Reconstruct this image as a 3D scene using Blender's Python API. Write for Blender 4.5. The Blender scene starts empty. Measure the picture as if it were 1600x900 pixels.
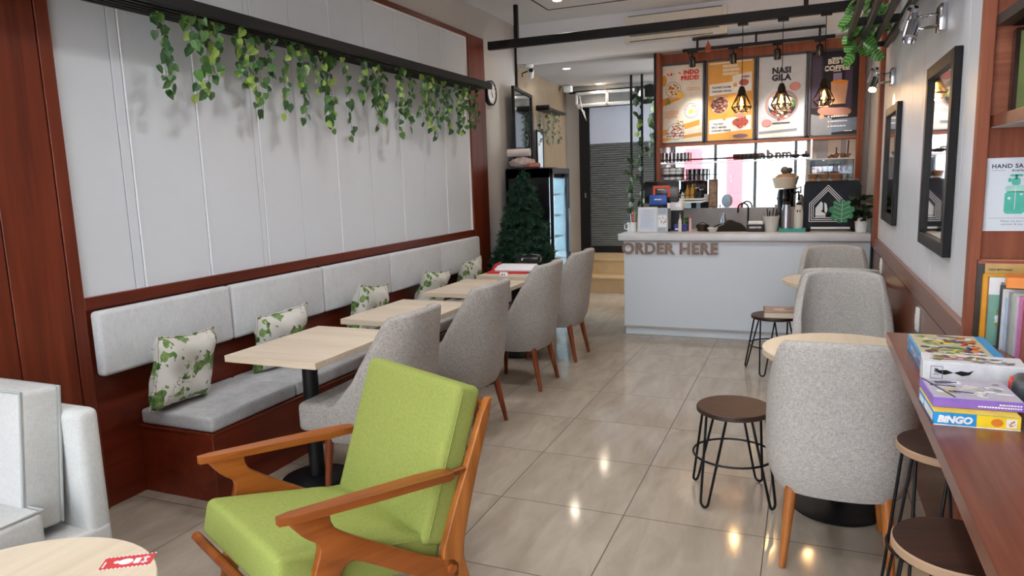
import bpy, bmesh, math, random
from math import sin, cos, pi, radians, sqrt
from mathutils import Matrix, Vector

sc = bpy.context.scene
COL = sc.collection
rnd = random.Random(7)

# ---------------------------------------------------------------- camera
FPX = 1097.05
YAW, PITCH, ROLL = 0.398981555, -0.152422607, -0.0319559809
CAMLOC = Vector((1.352, -2.9904, 1.545))
cyw, syw, cpt, spt = cos(YAW), sin(YAW), cos(PITCH), sin(PITCH)
Fv = Vector((-syw * cpt, cyw * cpt, spt)); R0 = Vector((cyw, syw, 0)); U0 = R0.cross(Fv)
Rv = R0 * cos(ROLL) + U0 * sin(ROLL); Uv = -R0 * sin(ROLL) + U0 * cos(ROLL)
cam = bpy.data.objects.new('camera', bpy.data.cameras.new('camera'))
COL.objects.link(cam)
cam.data.sensor_width = 36.0
cam.data.lens = FPX * 36.0 / 1600.0
cam.data.clip_start = 0.05
cam.matrix_world = Matrix(((Rv.x, Uv.x, -Fv.x, CAMLOC.x), (Rv.y, Uv.y, -Fv.y, CAMLOC.y), (Rv.z, Uv.z, -Fv.z, CAMLOC.z), (0, 0, 0, 1)))
sc.camera = cam

# ---------------------------------------------------------------- world, daylight, exposure
WORLD_STRENGTH = 5.0
EXPOSURE = 1.15
sc.view_settings.view_transform = 'Standard'
sc.view_settings.look = 'None'
sc.view_settings.exposure = EXPOSURE
sc.view_settings.gamma = 1.0
sc.view_settings.use_curve_mapping = False
w = bpy.data.worlds.new('overcast_sky'); sc.world = w; w.use_nodes = True
wb = w.node_tree.nodes['Background']
wb.inputs[0].default_value = (0.86, 0.93, 1.0, 1); wb.inputs[1].default_value = WORLD_STRENGTH
FRONT_Y = -4.6
pl = bpy.data.lights.new('shopfront_daylight', 'AREA'); pl.shape = 'RECTANGLE'; pl.size = 3.9; pl.size_y = 2.9
po = bpy.data.objects.new('shopfront_daylight', pl); COL.objects.link(po)
po.location = (0.27, FRONT_Y + 0.12, 1.47); po.rotation_euler = (radians(90), 0, 0)
pl.cycles.is_portal = True

# ---------------------------------------------------------------- colour + materials
def L(r, g, b):
    f = lambda c: (c / 255 / 12.92) if c / 255 <= 0.04045 else ((c / 255 + 0.055) / 1.055) ** 2.4
    return (f(r), f(g), f(b), 1.0)

class NT:
    def __init__(s, name):
        s.m = bpy.data.materials.new(name); s.m.use_nodes = True
        s.t = s.m.node_tree; s.t.nodes.clear()
        s.out = s.n('ShaderNodeOutputMaterial')
    def n(s, typ, **kw):
        d = s.t.nodes.new(typ)
        for k, v in kw.items():
            if k.startswith('i_'):
                d.inputs[int(k[2:]) if k[2:].isdigit() else k[2:].replace('_', ' ')].default_value = v
            else: setattr(d, k, v)
        return d
    def l(s, a, b): s.t.links.new(a, b)
    def coord(s, scale=(1, 1, 1), rot=(0, 0, 0), kind='Object'):
        c = s.n('ShaderNodeTexCoord'); m = s.n('ShaderNodeMapping')
        m.inputs['Scale'].default_value = scale; m.inputs['Rotation'].default_value = rot
        s.l(c.outputs[kind], m.inputs['Vector']); return m.outputs[0]
    def noise(s, vec, scale, detail=3, rough=.55, dist=0):
        n = s.n('ShaderNodeTexNoise'); n.inputs['Scale'].default_value = scale
        n.inputs['Detail'].default_value = detail; n.inputs['Roughness'].default_value = rough
        n.inputs['Distortion'].default_value = dist
        s.l(vec, n.inputs['Vector']); return n.outputs['Fac']
    def ramp(s, fac, stops, interp='LINEAR'):
        r = s.n('ShaderNodeValToRGB'); r.color_ramp.interpolation = interp
        e = r.color_ramp.elements
        e[0].position, e[0].color = stops[0]; e[1].position, e[1].color = stops[1]
        for p, c in stops[2:]:
            x = e.new(p); x.color = c
        s.l(fac, r.inputs[0]); return r.outputs[0]
    def mix(s, fac, a, b, typ='MIX'):
        m = s.n('ShaderNodeMix', data_type='RGBA', blend_type=typ)
        for sock, v in ((0, fac), (6, a), (7, b)):
            if hasattr(v, 'is_linked'): s.l(v, m.inputs[sock])
            else: m.inputs[sock].default_value = v
        return m.outputs[2]
    def math(s, op, a, b=0.0, c=0.0):
        m = s.n('ShaderNodeMath', operation=op)
        for i, v in enumerate((a, b, c)):
            if hasattr(v, 'is_linked'): s.l(v, m.inputs[i])
            else: m.inputs[i].default_value = v
        return m.outputs[0]
    def bsdf(s, color=None, rough=.5, metal=0.0, spec=.5, bump=None, bstr=.2, bdist=.002, **kw):
        p = s.n('ShaderNodeBsdfPrincipled')
        for k, v in (('Base Color', color), ('Roughness', rough)):
            if hasattr(v, 'is_linked'): s.l(v, p.inputs[k])
            elif v is not None: p.inputs[k].default_value = v
        p.inputs['Metallic'].default_value = metal; p.inputs['Specular IOR Level'].default_value = spec
        for k, v in kw.items(): p.inputs[k.replace('_', ' ')].default_value = v
        if bump is not None:
            b = s.n('ShaderNodeBump'); b.inputs['Strength'].default_value = bstr; b.inputs['Distance'].default_value = bdist
            s.l(bump, b.inputs['Height']); s.l(b.outputs[0], p.inputs['Normal'])
        s.l(p.outputs[0], s.out.inputs[0]); return p

def dim(c, k): return (c[0] * k, c[1] * k, c[2] * k, 1)
_pc = {}
def plain(name, c, rough=.5, metal=0.0, var=.06, scale=8, spec=.5):
    if name in _pc: return _pc[name]
    t = NT(name); f = t.noise(t.coord(), scale, 3)
    t.bsdf(t.ramp(f, [(.3, dim(c, 1 - var)), (.7, dim(c, 1 + var))]), rough, metal, spec)
    _pc[name] = t.m; return t.m

def wood(name, dark, light, axis='z', scale=1.0, rough=.35, spec=.4, streak=1.0):
    t = NT(name)
    k = {'x': (.7, 14, 14), 'y': (14, .7, 14), 'z': (14, 14, .7)}[axis]
    v = t.coord(tuple(q * scale for q in k))
    a = t.noise(v, 1.0, 4, .6, .6); b = t.noise(v, 4.5, 3, .6, .2)
    f = t.math('ADD', t.math('MULTIPLY', a, .72), t.math('MULTIPLY', b, .28))
    c = t.ramp(f, [(.5 - .17 / streak, dark), (.5 + .17 / streak, light)])
    t.bsdf(c, rough, 0, spec, bump=b, bstr=.05)
    return t.m

def fabric(name, c1, c2, weave=420, rough=.95, blot=.0, blots=5, bstr=.35):
    t = NT(name); v = t.coord()
    n1 = t.noise(t.coord((1, 1, .22)), weave, 2, .6); n2 = t.noise(t.coord((.22, .22, 1)), weave, 2, .6)
    f = t.math('ADD', t.math('MULTIPLY', n1, .5), t.math('MULTIPLY', n2, .5))
    c = t.ramp(f, [(.38, c1), (.62, c2)])
    if blot:
        b = t.noise(v, blots, 4, .6, .5)
        c = t.mix(t.math('MULTIPLY', t.ramp(b, [(.42, (0, 0, 0, 1)), (.62, (1, 1, 1, 1))]), blot), c, dim(c1, .55))
    t.bsdf(c, rough, 0, .2, bump=f, bstr=bstr, bdist=.0015)
    return t.m

def emit(name, c, s):
    t = NT(name); e = t.n('ShaderNodeEmission'); e.inputs[0].default_value = c; e.inputs[1].default_value = s
    t.l(e.outputs[0], t.out.inputs[0]); return t.m

def glass(name, tint=(1, 1, 1, 1), refl=.08, rough=.02):
    t = NT(name)
    tr = t.n('ShaderNodeBsdfTransparent'); tr.inputs[0].default_value = tint
    gl = t.n('ShaderNodeBsdfGlossy'); gl.inputs['Roughness'].default_value = rough
    fr = t.n('ShaderNodeFresnel'); fr.inputs[0].default_value = 1.45
    mx = t.n('ShaderNodeMixShader')
    t.l(t.math('ADD', t.math('MULTIPLY', fr.outputs[0], .9), refl * .3), mx.inputs[0])
    t.l(tr.outputs[0], mx.inputs[1]); t.l(gl.outputs[0], mx.inputs[2]); t.l(mx.outputs[0], t.out.inputs[0])
    return t.m

ORD = 'first second third fourth fifth sixth seventh eighth ninth tenth eleventh twelfth thirteenth fourteenth fifteenth sixteenth seventeenth eighteenth nineteenth twentieth'.split()
ORD += ['twenty-' + o for o in ORD[:9]] + ['thirtieth'] + ['thirty-' + o for o in ORD[:9]]
# ---------------------------------------------------------------- mesh builder
I4 = Matrix.Identity(4)
def T(x, y, z): return Matrix.Translation((x, y, z))
def RX(a): return Matrix.Rotation(a, 4, 'X')
def RY(a): return Matrix.Rotation(a, 4, 'Y')
def RZ(a): return Matrix.Rotation(a, 4, 'Z')
def SC(x, y, z): return Matrix.Diagonal((x, y, z, 1))
_boxcache = {}

class MB:
    def __init__(s): s.v = []; s.f = []; s.mi = []; s.cur = 0
    def add(s, vs, fs, M=I4, mi=None):
        o = len(s.v); mi = s.cur if mi is None else mi
        s.v += [tuple(M @ Vector(p)) for p in vs]
        for f in fs: s.f.append(tuple(o + i for i in f)); s.mi.append(mi)
        return s
    def box(s, c, d, bev=0.0, seg=2, M=I4, mi=None):
        key = (tuple(round(x, 5) for x in d), bev, seg)
        if key not in _boxcache:
            bm = bmesh.new(); bmesh.ops.create_cube(bm, size=1)
            bmesh.ops.scale(bm, vec=d, verts=bm.verts)
            if bev > 0:
                bmesh.ops.bevel(bm, geom=bm.edges[:], offset=min(bev, min(d) * .49), segments=seg, profile=.5, affect='EDGES')
            bm.verts.index_update()
            _boxcache[key] = ([tuple(v.co) for v in bm.verts], [tuple(v.index for v in f.verts) for f in bm.faces]); bm.free()
        vs, fs = _boxcache[key]
        return s.add(vs, fs, M @ T(*c), mi)
    def span(s, x0, x1, y0, y1, z0, z1, bev=0.0, seg=2, M=I4, mi=None):
        return s.box(((x0 + x1) / 2, (y0 + y1) / 2, (z0 + z1) / 2), (abs(x1 - x0), abs(y1 - y0), abs(z1 - z0)), bev, seg, M, mi)
    def tube(s, pts, r, n=8, closed=False, M=I4, mi=None, caps=True):
        pts = [Vector(p) for p in pts]; N = len(pts)
        rs = r if isinstance(r, (list, tuple)) else [r] * N
        vs = []; fs = []; prev = None
        for i, p in enumerate(pts):
            if closed: d = pts[(i + 1) % N] - pts[i - 1]
            else: d = pts[min(i + 1, N - 1)] - pts[max(i - 1, 0)]
            d.normalize()
            if prev is None:
                a = Vector((0, 0, 1)) if abs(d.z) < .9 else Vector((1, 0, 0))
                prev = d.cross(a).normalized()
            prev = (prev - d * prev.dot(d)).normalized(); b = d.cross(prev)
            for k in range(n):
                t = 2 * pi * k / n
                vs.append(tuple(p + prev * (cos(t) * rs[i]) + b * (sin(t) * rs[i])))
        for i in range(N if closed else N - 1):
            j = (i + 1) % N
            for k in range(n):
                q = (k + 1) % n
                fs.append((i * n + k, i * n + q, j * n + q, j * n + k))
        if not closed and caps:
            fs.append(tuple(range(n))[::-1]); fs.append(tuple((N - 1) * n + k for k in range(n)))
        return s.add(vs, fs, M, mi)
    def lathe(s, prof, n=24, M=I4, mi=None, caps=True):
        vs = []; fs = []; N = len(prof)
        for r, z in prof:
            for k in range(n):
                t = 2 * pi * k / n; vs.append((r * cos(t), r * sin(t), z))
        for i in range(N - 1):
            for k in range(n):
                q = (k + 1) % n; fs.append((i * n + k, i * n + q, (i + 1) * n + q, (i + 1) * n + k))
        if caps:
            if prof[0][0] > 1e-6: fs.append(tuple(range(n))[::-1])
            if prof[-1][0] > 1e-6: fs.append(tuple((N - 1) * n + k for k in range(n)))
        return s.add(vs, fs, M, mi)
    def cyl(s, c, r, h, n=24, M=I4, mi=None, bev=0.0):
        x, y, z = c
        if bev: p = [(r - bev, 0), (r, bev), (r, h - bev), (r - bev, h)]
        else: p = [(r, 0), (r, h)]
        return s.lathe(p, n, M @ T(x, y, z), mi)
    def prism(s, poly, t, M=I4, mi=None):
        n = len(poly)
        vs = [(x, y, 0) for x, y in poly] + [(x, y, t) for x, y in poly]
        fs = [tuple(range(n))[::-1], tuple(range(n, 2 * n))] + [(i, (i + 1) % n, n + (i + 1) % n, n + i) for i in range(n)]
        return s.add(vs, fs, M, mi)
    def disc(s, c, r, t=.001, n=20, M=I4, mi=None, ry=None):
        ry = r if ry is None else ry
        return s.prism([(c[0] + r * cos(2 * pi * k / n), c[1] + ry * sin(2 * pi * k / n)) for k in range(n)], t, M @ T(0, 0, c[2] if len(c) > 2 else 0), mi)
    def sphere(s, c, r, n=12, M=I4, mi=None, sz=1.0):
        p = [(max(1e-4, r * sin(pi * i / n)), -r * cos(pi * i / n) * sz) for i in range(n + 1)]
        return s.lathe(p, n + 4, M @ T(*c), mi, caps=False)
    def text(s, txt, size, depth, M=I4, mi=None, bold=0.0, align='LEFT', shear=0.0, spacing=1.0):
        cu = bpy.data.curves.new('t', 'FONT'); cu.body = txt; cu.size = size; cu.extrude = depth / 2; cu.offset = bold
        cu.align_x = align; cu.shear = shear; cu.space_character = spacing; cu.resolution_u = 3
        ob = bpy.data.objects.new('t', cu); COL.objects.link(ob)
        bpy.context.view_layer.update()
        me = bpy.data.meshes.new_from_object(ob.evaluated_get(bpy.context.evaluated_depsgraph_get()))
        vs = [tuple(v.co) for v in me.vertices]; fs = [tuple(p.vertices) for p in me.polygons]
        bpy.data.objects.remove(ob); bpy.data.meshes.remove(me); bpy.data.curves.remove(cu)
        return s.add(vs, fs, M @ T(0, 0, depth / 2), mi)

def obj(name, mb, mats, parent=None, smooth=35, M=None):
    me = bpy.data.meshes.new(name); me.from_pydata(mb.v, [], mb.f)
    for m in (mats if isinstance(mats, (list, tuple)) else [mats]): me.materials.append(m)
    me.polygons.foreach_set('material_index', mb.mi)
    if smooth:
        me.polygons.foreach_set('use_smooth', [True] * len(me.polygons))
        if smooth < 180: me.set_sharp_from_angle(angle=radians(smooth))
    me.update()
    o = bpy.data.objects.new(name, me); COL.objects.link(o)
    if parent is not None: o.parent = parent
    if M is not None: o.matrix_local = M
    return o
def tag(o, label, cat, group=None, kind=None):
    o['label'] = label; o['category'] = cat
    if group: o['group'] = group
    if kind: o['kind'] = kind
    return o
def thing(name, label, cat, loc=(0, 0, 0), rz=0.0, group=None):
    o = bpy.data.objects.new(name, None); COL.objects.link(o)
    o.empty_display_size = .1; o.location = loc; o.rotation_euler = (0, 0, rz)
    return tag(o, label, cat, group)
def struct(name, mb, mats, parent=None, smooth=35):
    o = obj(name, mb, mats, parent, smooth)
    if parent is None: o['kind'] = 'structure'
    return o
def kids(o): return [c for c in bpy.data.objects if c.parent == o]
def dup(root, loc, rz, label, group=None):
    def cp(o, par):
        c = o.copy(); COL.objects.link(c)
        if par is not None: c.parent = par
        for k in kids(o): cp(k, c)
        return c
    ks = kids(root)
    r = root.copy(); COL.objects.link(r)
    for k in ks: cp(k, r)
    r.location = loc; r.rotation_euler = (0, 0, rz); r['label'] = label
    if group: r['group'] = group
    return r

# ---------------------------------------------------------------- materials
M_wood = wood('mahogany_upright', L(84, 30, 15), L(124, 52, 28), 'z', .8)
M_woody = wood('mahogany_lengthwise', L(78, 25, 12), L(116, 44, 22), 'y', .8)
M_woodx = wood('mahogany_crosswise', L(84, 28, 15), L(128, 52, 28), 'x', .8)
M_walnut = wood('walnut_upright', L(116, 62, 44), L(162, 96, 72), 'z', 1.0, rough=.5, spec=.2)
M_walnutx = wood('walnut_crosswise', L(126, 70, 50), L(172, 106, 80), 'x', 1.4, rough=.5, spec=.2)
M_walnuty = wood('walnut_lengthwise', L(96, 50, 34), L(134, 78, 56), 'y', .8, rough=.25)
M_teak = wood('teak_oiled', L(124, 62, 20), L(172, 97, 41), 'x', .9, rough=.32)
M_teakz = wood('teak_leg', L(134, 74, 28), L(184, 114, 52), 'z', .9, rough=.35)
M_redleg = wood('red_brown_leg', L(98, 44, 20), L(142, 68, 32), 'z', .9, rough=.35)
M_oak = wood('pale_ash_laminate', L(196, 176, 152), L(220, 204, 182), 'x', .9, rough=.35)
M_oaky = wood('pale_ash_round', L(208, 190, 164), L(226, 210, 186), 'y', .6, rough=.35)
M_seatwood = wood('dark_walnut_seat', L(46, 28, 22), L(76, 48, 38), 'x', 1.1, rough=.42, spec=.3)
M_ply = plain('ply_edge', L(170, 140, 112), .6)
M_white = plain('white_panel', L(214, 218, 224), .38, var=.015, scale=2)
M_wall = plain('warm_grey_wall_paint', L(196, 192, 188), .7, var=.02, scale=2)
M_ceil = plain('ceiling_paint', L(226, 228, 232), .8, var=.01, scale=2)
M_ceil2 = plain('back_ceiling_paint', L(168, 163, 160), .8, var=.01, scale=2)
M_black = plain('black_metal', L(17, 17, 20), .45, var=.1, spec=.3)
M_blackgl = plain('black_gloss', L(20, 20, 24), .2, var=.05)
M_chrome = plain('chrome', L(205, 205, 210), .12, 1.0, var=.02)
M_steel = plain('steel', L(168, 168, 172), .28, 1.0, var=.05)
M_counter = plain('white_laminate', L(216, 224, 232), .4, var=.015, scale=2)
M_paper = plain('white_paper', L(236, 238, 240), .6, var=.01)
M_pla = plain('white_plastic', L(230, 230, 228), .4, var=.02)
M_tan = None
# ================================================================ STRUCTURE
def m_floor():
    t = NT('beige_floor_tile'); c = t.n('ShaderNodeTexCoord'); s = t.n('ShaderNodeSeparateXYZ'); t.l(c.outputs['Object'], s.inputs[0])
    TX, TY = .6143, .6
    def edge(o, size):
        u = t.math('DIVIDE', o, size); fr = t.math('FRACT', t.math('ADD', u, 100.0))
        return t.math('MULTIPLY', t.math('MINIMUM', fr, t.math('SUBTRACT', 1.0, fr)), size)
    d = t.math('MINIMUM', edge(s.outputs[0], TX), edge(s.outputs[1], TY))
    g = t.math('LESS_THAN', d, .0023)
    fx = t.math('FLOOR', t.math('ADD', t.math('DIVIDE', s.outputs[0], TX), 100.0)); fy = t.math('FLOOR', t.math('ADD', t.math('DIVIDE', s.outputs[1], TY), 100.0))
    cx = t.n('ShaderNodeCombineXYZ'); t.l(fx, cx.inputs[0]); t.l(fy, cx.inputs[1])
    wn = t.n('ShaderNodeTexWhiteNoise'); t.l(cx.outputs[0], wn.inputs['Vector'])
    ad = t.n('ShaderNodeVectorMath', operation='MULTIPLY_ADD'); t.l(wn.outputs['Color'], ad.inputs[0]); ad.inputs[1].default_value = (9, 9, 9); t.l(c.outputs['Object'], ad.inputs[2])
    mp = t.n('ShaderNodeMapping'); mp.inputs['Scale'].default_value = (6, 1.6, 1); mp.inputs['Rotation'].default_value = (0, 0, .5); t.l(ad.outputs[0], mp.inputs[0])
    n = t.noise(mp.outputs[0], 1.4, 5, .6, .6)
    col = t.ramp(n, [(.3, L(156, 142, 127)), (.7, L(177, 164, 149))])
    col = t.mix(g, col, L(72, 64, 58))
    t.bsdf(col, t.math('ADD', t.math('MULTIPLY', g, .5), .09), 0, .42)
    return t.m
def m_tan():
    t = NT('tan_wall_tile'); c = t.n('ShaderNodeTexCoord'); s = t.n('ShaderNodeSeparateXYZ'); t.l(c.outputs['Object'], s.inputs[0])
    def edge(o, size, off):
        fr = t.math('FRACT', t.math('ADD', t.math('DIVIDE', o, size), 50 + off)); return t.math('MULTIPLY', t.math('MINIMUM', fr, t.math('SUBTRACT', 1.0, fr)), size)
    d = t.math('MINIMUM', edge(s.outputs[1], .6, .2), edge(s.outputs[2], .6, .1)); g = t.math('LESS_THAN', d, .002)
    n = t.noise(t.coord((1, 1, .4)), 2.5, 4)
    col = t.mix(g, t.ramp(n, [(.3, L(128, 110, 88)), (.7, L(142, 122, 98))]), L(130, 110, 90))
    t.bsdf(col, .25, 0, .4); return t.m
M_tan = m_tan()
M_step = plain('tan_step_stone', L(190, 160, 120), .35, var=.08, scale=5)

mb = MB(); mb.span(-2.6, 2.6, FRONT_Y - .1, 7.6, -.08, 0); struct('floor', mb, m_floor())
# main ceiling with the thin dark access-hatch line
mb = MB(); mb.span(-2.6, 2.6, FRONT_Y - .1, 4.86, 3.3, 3.4); struct('ceiling', mb, M_ceil)
mb = MB()
for a in ((-1.215, -.30, 4.31, 4.325), (-1.225, -1.21, 3.2, 4.325), (-.30, -.285, 3.2, 4.325), (-1.215, -.30, 3.2, 3.215)): mb.span(*a, 3.2955, 3.3)
struct('trim_1', mb, M_black)
mb = MB(); mb.span(-1.9, 2.05, 4.85, 4.97, 2.865, 3.4); struct('wall_bulkhead', mb, M_ceil)
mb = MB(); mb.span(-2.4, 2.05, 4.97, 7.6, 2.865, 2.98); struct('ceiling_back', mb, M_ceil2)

# left wall: plaster behind, boards with fine grooves in front
mb = MB(); mb.span(-2.0, -1.822, FRONT_Y, 4.85, 0, 3.3); struct('wall_left', mb, M_wall)
seams = [-.752, -.449, -.392, .052, .486, .53, .893, 1.309, 1.741, 2.2, 2.59, 2.99, 3.515]
mb = MB()
for a, b in zip(seams[:-1], seams[1:]): mb.span(-1.822, -1.81, a + .0022, b - .0022, 1.05, 2.955, .0015, 1)
struct('wall_left_boards', mb, M_white)
mb = MB()
for a in (-.388, .058, .532, 1.314, 2.205, 2.995): mb.span(-1.812, -1.806, a, a + .006, 1.055, 2.95)
struct('trim_17', mb, M_paper)
mb = MB()
for a in seams[1:-1]: mb.span(-1.8215, -1.8195, a - .0022, a + .0022, 1.055, 2.95)
struct('trim_18', mb, M_black)
mb = MB()  # white edge bead beneath the top rail and at the far post
mb.span(-1.815, -1.80, -.752, 3.52, 2.935, 2.953); mb.span(-1.815, -1.80, 3.50, 3.52, 1.05, 2.95); struct('trim_2', mb, M_paper)
mb = MB(); mb.span(-1.83, -1.785, -.815, -.752, 0, 3.3, .002, 1); struct('trim_3', mb, M_wood)      # near post
mb = MB(); mb.span(-1.83, -1.782, 3.52, 3.89, 0, 2.99, .002, 1); struct('trim_4', mb, M_wood)       # far post
mb = MB(); mb.span(-1.83, -1.785, -.752, 3.52, 2.953, 2.995, .002, 1); struct('trim_5', mb, M_woody)  # top rail
mb = MB(); mb.span(-1.83, -1.786, -.752, 3.52, .995, 1.055, .002, 1); struct('trim_6', mb, M_woody)   # dado rail
mb = MB(); mb.span(-1.83, -1.80, -.752, 3.52, 0, .995); struct('wall_left_dado', mb, M_woody)
mb = MB()  # upright wood boards before the near post
ys = [-.818, -1.076, -1.336, -1.6, -1.9, -2.3, -2.8, -3.3, -3.9, FRONT_Y]
for a, b in zip(ys[:-1], ys[1:]): mb.span(-1.83, -1.788, b + .003, a - .003, 0, 3.3, .002, 1)
struct('wall_left_wood', mb, M_wood)
mb = MB(); mb.span(-1.80, -1.79, FRONT_Y, -.752, 0, 3.3); 
mb = MB(); mb.span(-1.822, -1.80, 4.83, 4.86, 2.2, 3.3); struct('trim_7', mb, M_black)

# alley at the back left
def quad_wall(p0, p1, z0, z1, th, name, mat):
    d = Vector((p1[0] - p0[0], p1[1] - p0[1], 0)); n = Vector((-d.y, d.x, 0)).normalized() * th
    q = [p0, p1, (p1[0] + n.x, p1[1] + n.y), (p0[0] + n.x, p0[1] + n.y)]
    m = MB(); m.prism(q, z1 - z0, T(0, 0, z0)); return struct(name, m, mat)
quad_wall((-1.835, 4.85), (-2.03, 7.42), 0, 2.87, .2, 'wall_alley', M_tan)
mb = MB(); mb.span(-2.3, 2.05, 7.32, 7.5, 0, 2.98); struct('wall_back', mb, M_wall)
mb = MB(); mb.span(-2.25, -.2, 6.13, 7.32, 0, .19); mb.span(-2.25, -.2, 6.115, 6.5, .185, .212, .004, 1)
mb.span(-2.25, -.2, 6.42, 7.32, .19, .40); mb.span(-2.25, -.2, 6.405, 7.32, .395, .425, .004, 1)
struct('floor_steps', mb, M_step)
# bar back wall (menu wall) and the side wall behind the counter
mb = MB(); mb.span(-.22, 2.05, 5.22, 5.34, 0, 2.87); struct('wall_bar', mb, M_wall)
mb = MB(); mb.span(-.22, -.18, 5.0, 5.22, 1.05, 2.87, .002, 1); mb.span(1.80, 1.86, 5.12, 5.22, .95, 2.87, .002, 1)
struct('trim_8', mb, M_walnut)
mb = MB(); mb.span(-.18, 1.80, 5.17, 5.22, 2.765, 2.87); struct('trim_9', mb, M_walnut)
mb = MB(); mb.span(-.18, 1.80, 5.14, 5.22, 1.86, 1.885, .002, 1); struct('trim_10', mb, M_walnutx)
mb = MB(); mb.span(-.24, -.222, 4.98, 5.34, .42, 2.87); struct('trim_11', mb, M_black)
M_splash = plain('grey_stone_backsplash', L(150, 146, 146), .3, var=.1, scale=4)
mb = MB(); mb.span(-.18, 1.80, 5.20, 5.22, .9, 1.165); struct('wall_bar_backsplash', mb, M_splash)
# right wall
mb = MB(); mb.span(1.915, 2.05, -.30, 5.22, 0, 3.3); struct('wall_right', mb, M_wall)
seamr = [-.39, .236, .80, .84, 1.36, 1.80, 1.92, 2.405, 2.9, 3.3, 3.60]
mb = MB()
for a, b in zip(seamr[:-1], seamr[1:]): mb.span(1.90, 1.915, a + .0022, b - .0022, .97, 3.3, .0015, 1)
struct('wall_right_boards', mb, M_white)
mb = MB(); mb.span(1.868, 1.915, 3.52, 3.66, .9, 3.3, .002, 1); struct('trim_12', mb, M_walnut)
mb = MB(); mb.span(1.875, 1.915, -.39, 3.72, .888, .98, .002, 1); struct('trim_13', mb, M_walnuty)
mb = MB(); mb.span(1.882, 1.915, -.39, 3.72, .876, .888); struct('trim_14', mb, M_black)
mb = MB(); mb.span(1.886, 1.915, -.39, 3.72, 0, .876); struct('wall_right_dado', mb, M_walnuty)
mb = MB(); mb.span(1.822, 1.8535, -.44, -.395, .965, 3.3, .002, 1); struct('trim_15', mb, M_walnut)
mb = MB(); mb.span(1.8535, 2.5, -.42, -.30, 0, 1.668); struct('wall_niche', mb, M_walnut)
mb = MB(); mb.span(1.8535, 2.5, -.42, -.30, 1.668, 2.002); struct('wall_niche_upper', mb, M_walnutx)
mb = MB(); mb.span(1.8535, 2.5, -.42, -.30, 2.002, 3.3); struct('wall_niche_top', mb, M_walnut)
mb = MB(); mb.span(2.4, 2.6, FRONT_Y, -.30, 0, 3.3); struct('wall_right_front', mb, M_walnut)
# shopfront: header, piers, frames and glass
mb = MB(); mb.span(-2.6, 2.6, FRONT_Y - .2, FRONT_Y, 2.92, 3.4); mb.span(-2.6, -1.75, FRONT_Y - .2, FRONT_Y, 0, 2.92); mb.span(2.25, 2.6, FRONT_Y - .2, FRONT_Y, 0, 2.92)
struct('wall_front', mb, M_wall)
M_pane = glass('shopfront_glass', (.97, .985, .98, 1))
xs = [-1.75, -.75, .18, 1.08, 2.25]
for i in range(4):
    a, b = xs[i], xs[i + 1]
    mb = MB()
    for q in ((a, a + .04, 0, 2.92), (b - .04, b, 0, 2.92), (a, b, 0, .06), (a, b, 2.86, 2.92)): mb.span(q[0], q[1], FRONT_Y - .12, FRONT_Y - .06, q[2], q[3])
    wo = struct('window_%d' % (i + 1), mb, M_black)
    mb = MB(); mb.span(a + .03, b - .03, FRONT_Y - .094, FRONT_Y - .086, .05, 2.87); obj('pane', mb, M_pane, wo)
# street outside, seen only in the mirrors
mb = MB(); mb.span(-16, 16, -22, FRONT_Y - .1, -.12, -.02); struct('ground_street', mb, plain('pale_concrete', L(186, 184, 180), .8, var=.05, scale=2))
b = thing('shop_building', 'white building with pink red shutters across the street, seen in the bar mirror', 'building', (0, -16, 0))
mb = MB(); mb.span(-14, 14, -2, 0, 0, 7); obj('wall', mb, plain('white_render', L(238, 238, 238), .8, var=.02), b)
M_pink = plain('pink_red_shutter', L(226, 84, 92), .5, var=.05)
for x0, x1, z0, z1 in ((-3.3, -2.55, .0, 2.6), (-5.6, -4.0, 2.0, 3.2), (-1.65, -1.0, 0.0, 2.25), (2.3, 3.6, 0, 2.4)):
    mb = MB(); mb.span(x0, x1, 0, .06, z0, z1); obj('shutter', mb, M_pink, b)
# ================================================================ FURNITURE
M_chairfab = fabric('grey_beige_chair_fabric', L(142, 136, 131), L(182, 175, 169), 300, blot=.08, blots=6, bstr=.15)
M_chairfabR = fabric('pale_grey_chair_fabric', L(160, 156, 151), L(198, 194, 189), 300, blot=.06, blots=5, bstr=.15)
M_velvet = fabric('grey_velvet', L(172, 171, 172), L(188, 187, 188), 160, blot=.28, blots=7, bstr=.06)
M_velvetb = fabric('pale_grey_velvet', L(196, 197, 199), L(208, 209, 211), 160, blot=.1, blots=9, bstr=.05)
M_green = fabric('lime_green_fabric', L(142, 152, 76), L(156, 166, 90), 420, bstr=.12)
M_sofa = fabric('off_white_sofa_fabric', L(196, 197, 196), L(208, 209, 208), 240, blot=.08, blots=8, bstr=.15)
M_sofapipe = plain('grey_piping', L(170, 174, 174), .8)

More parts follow.
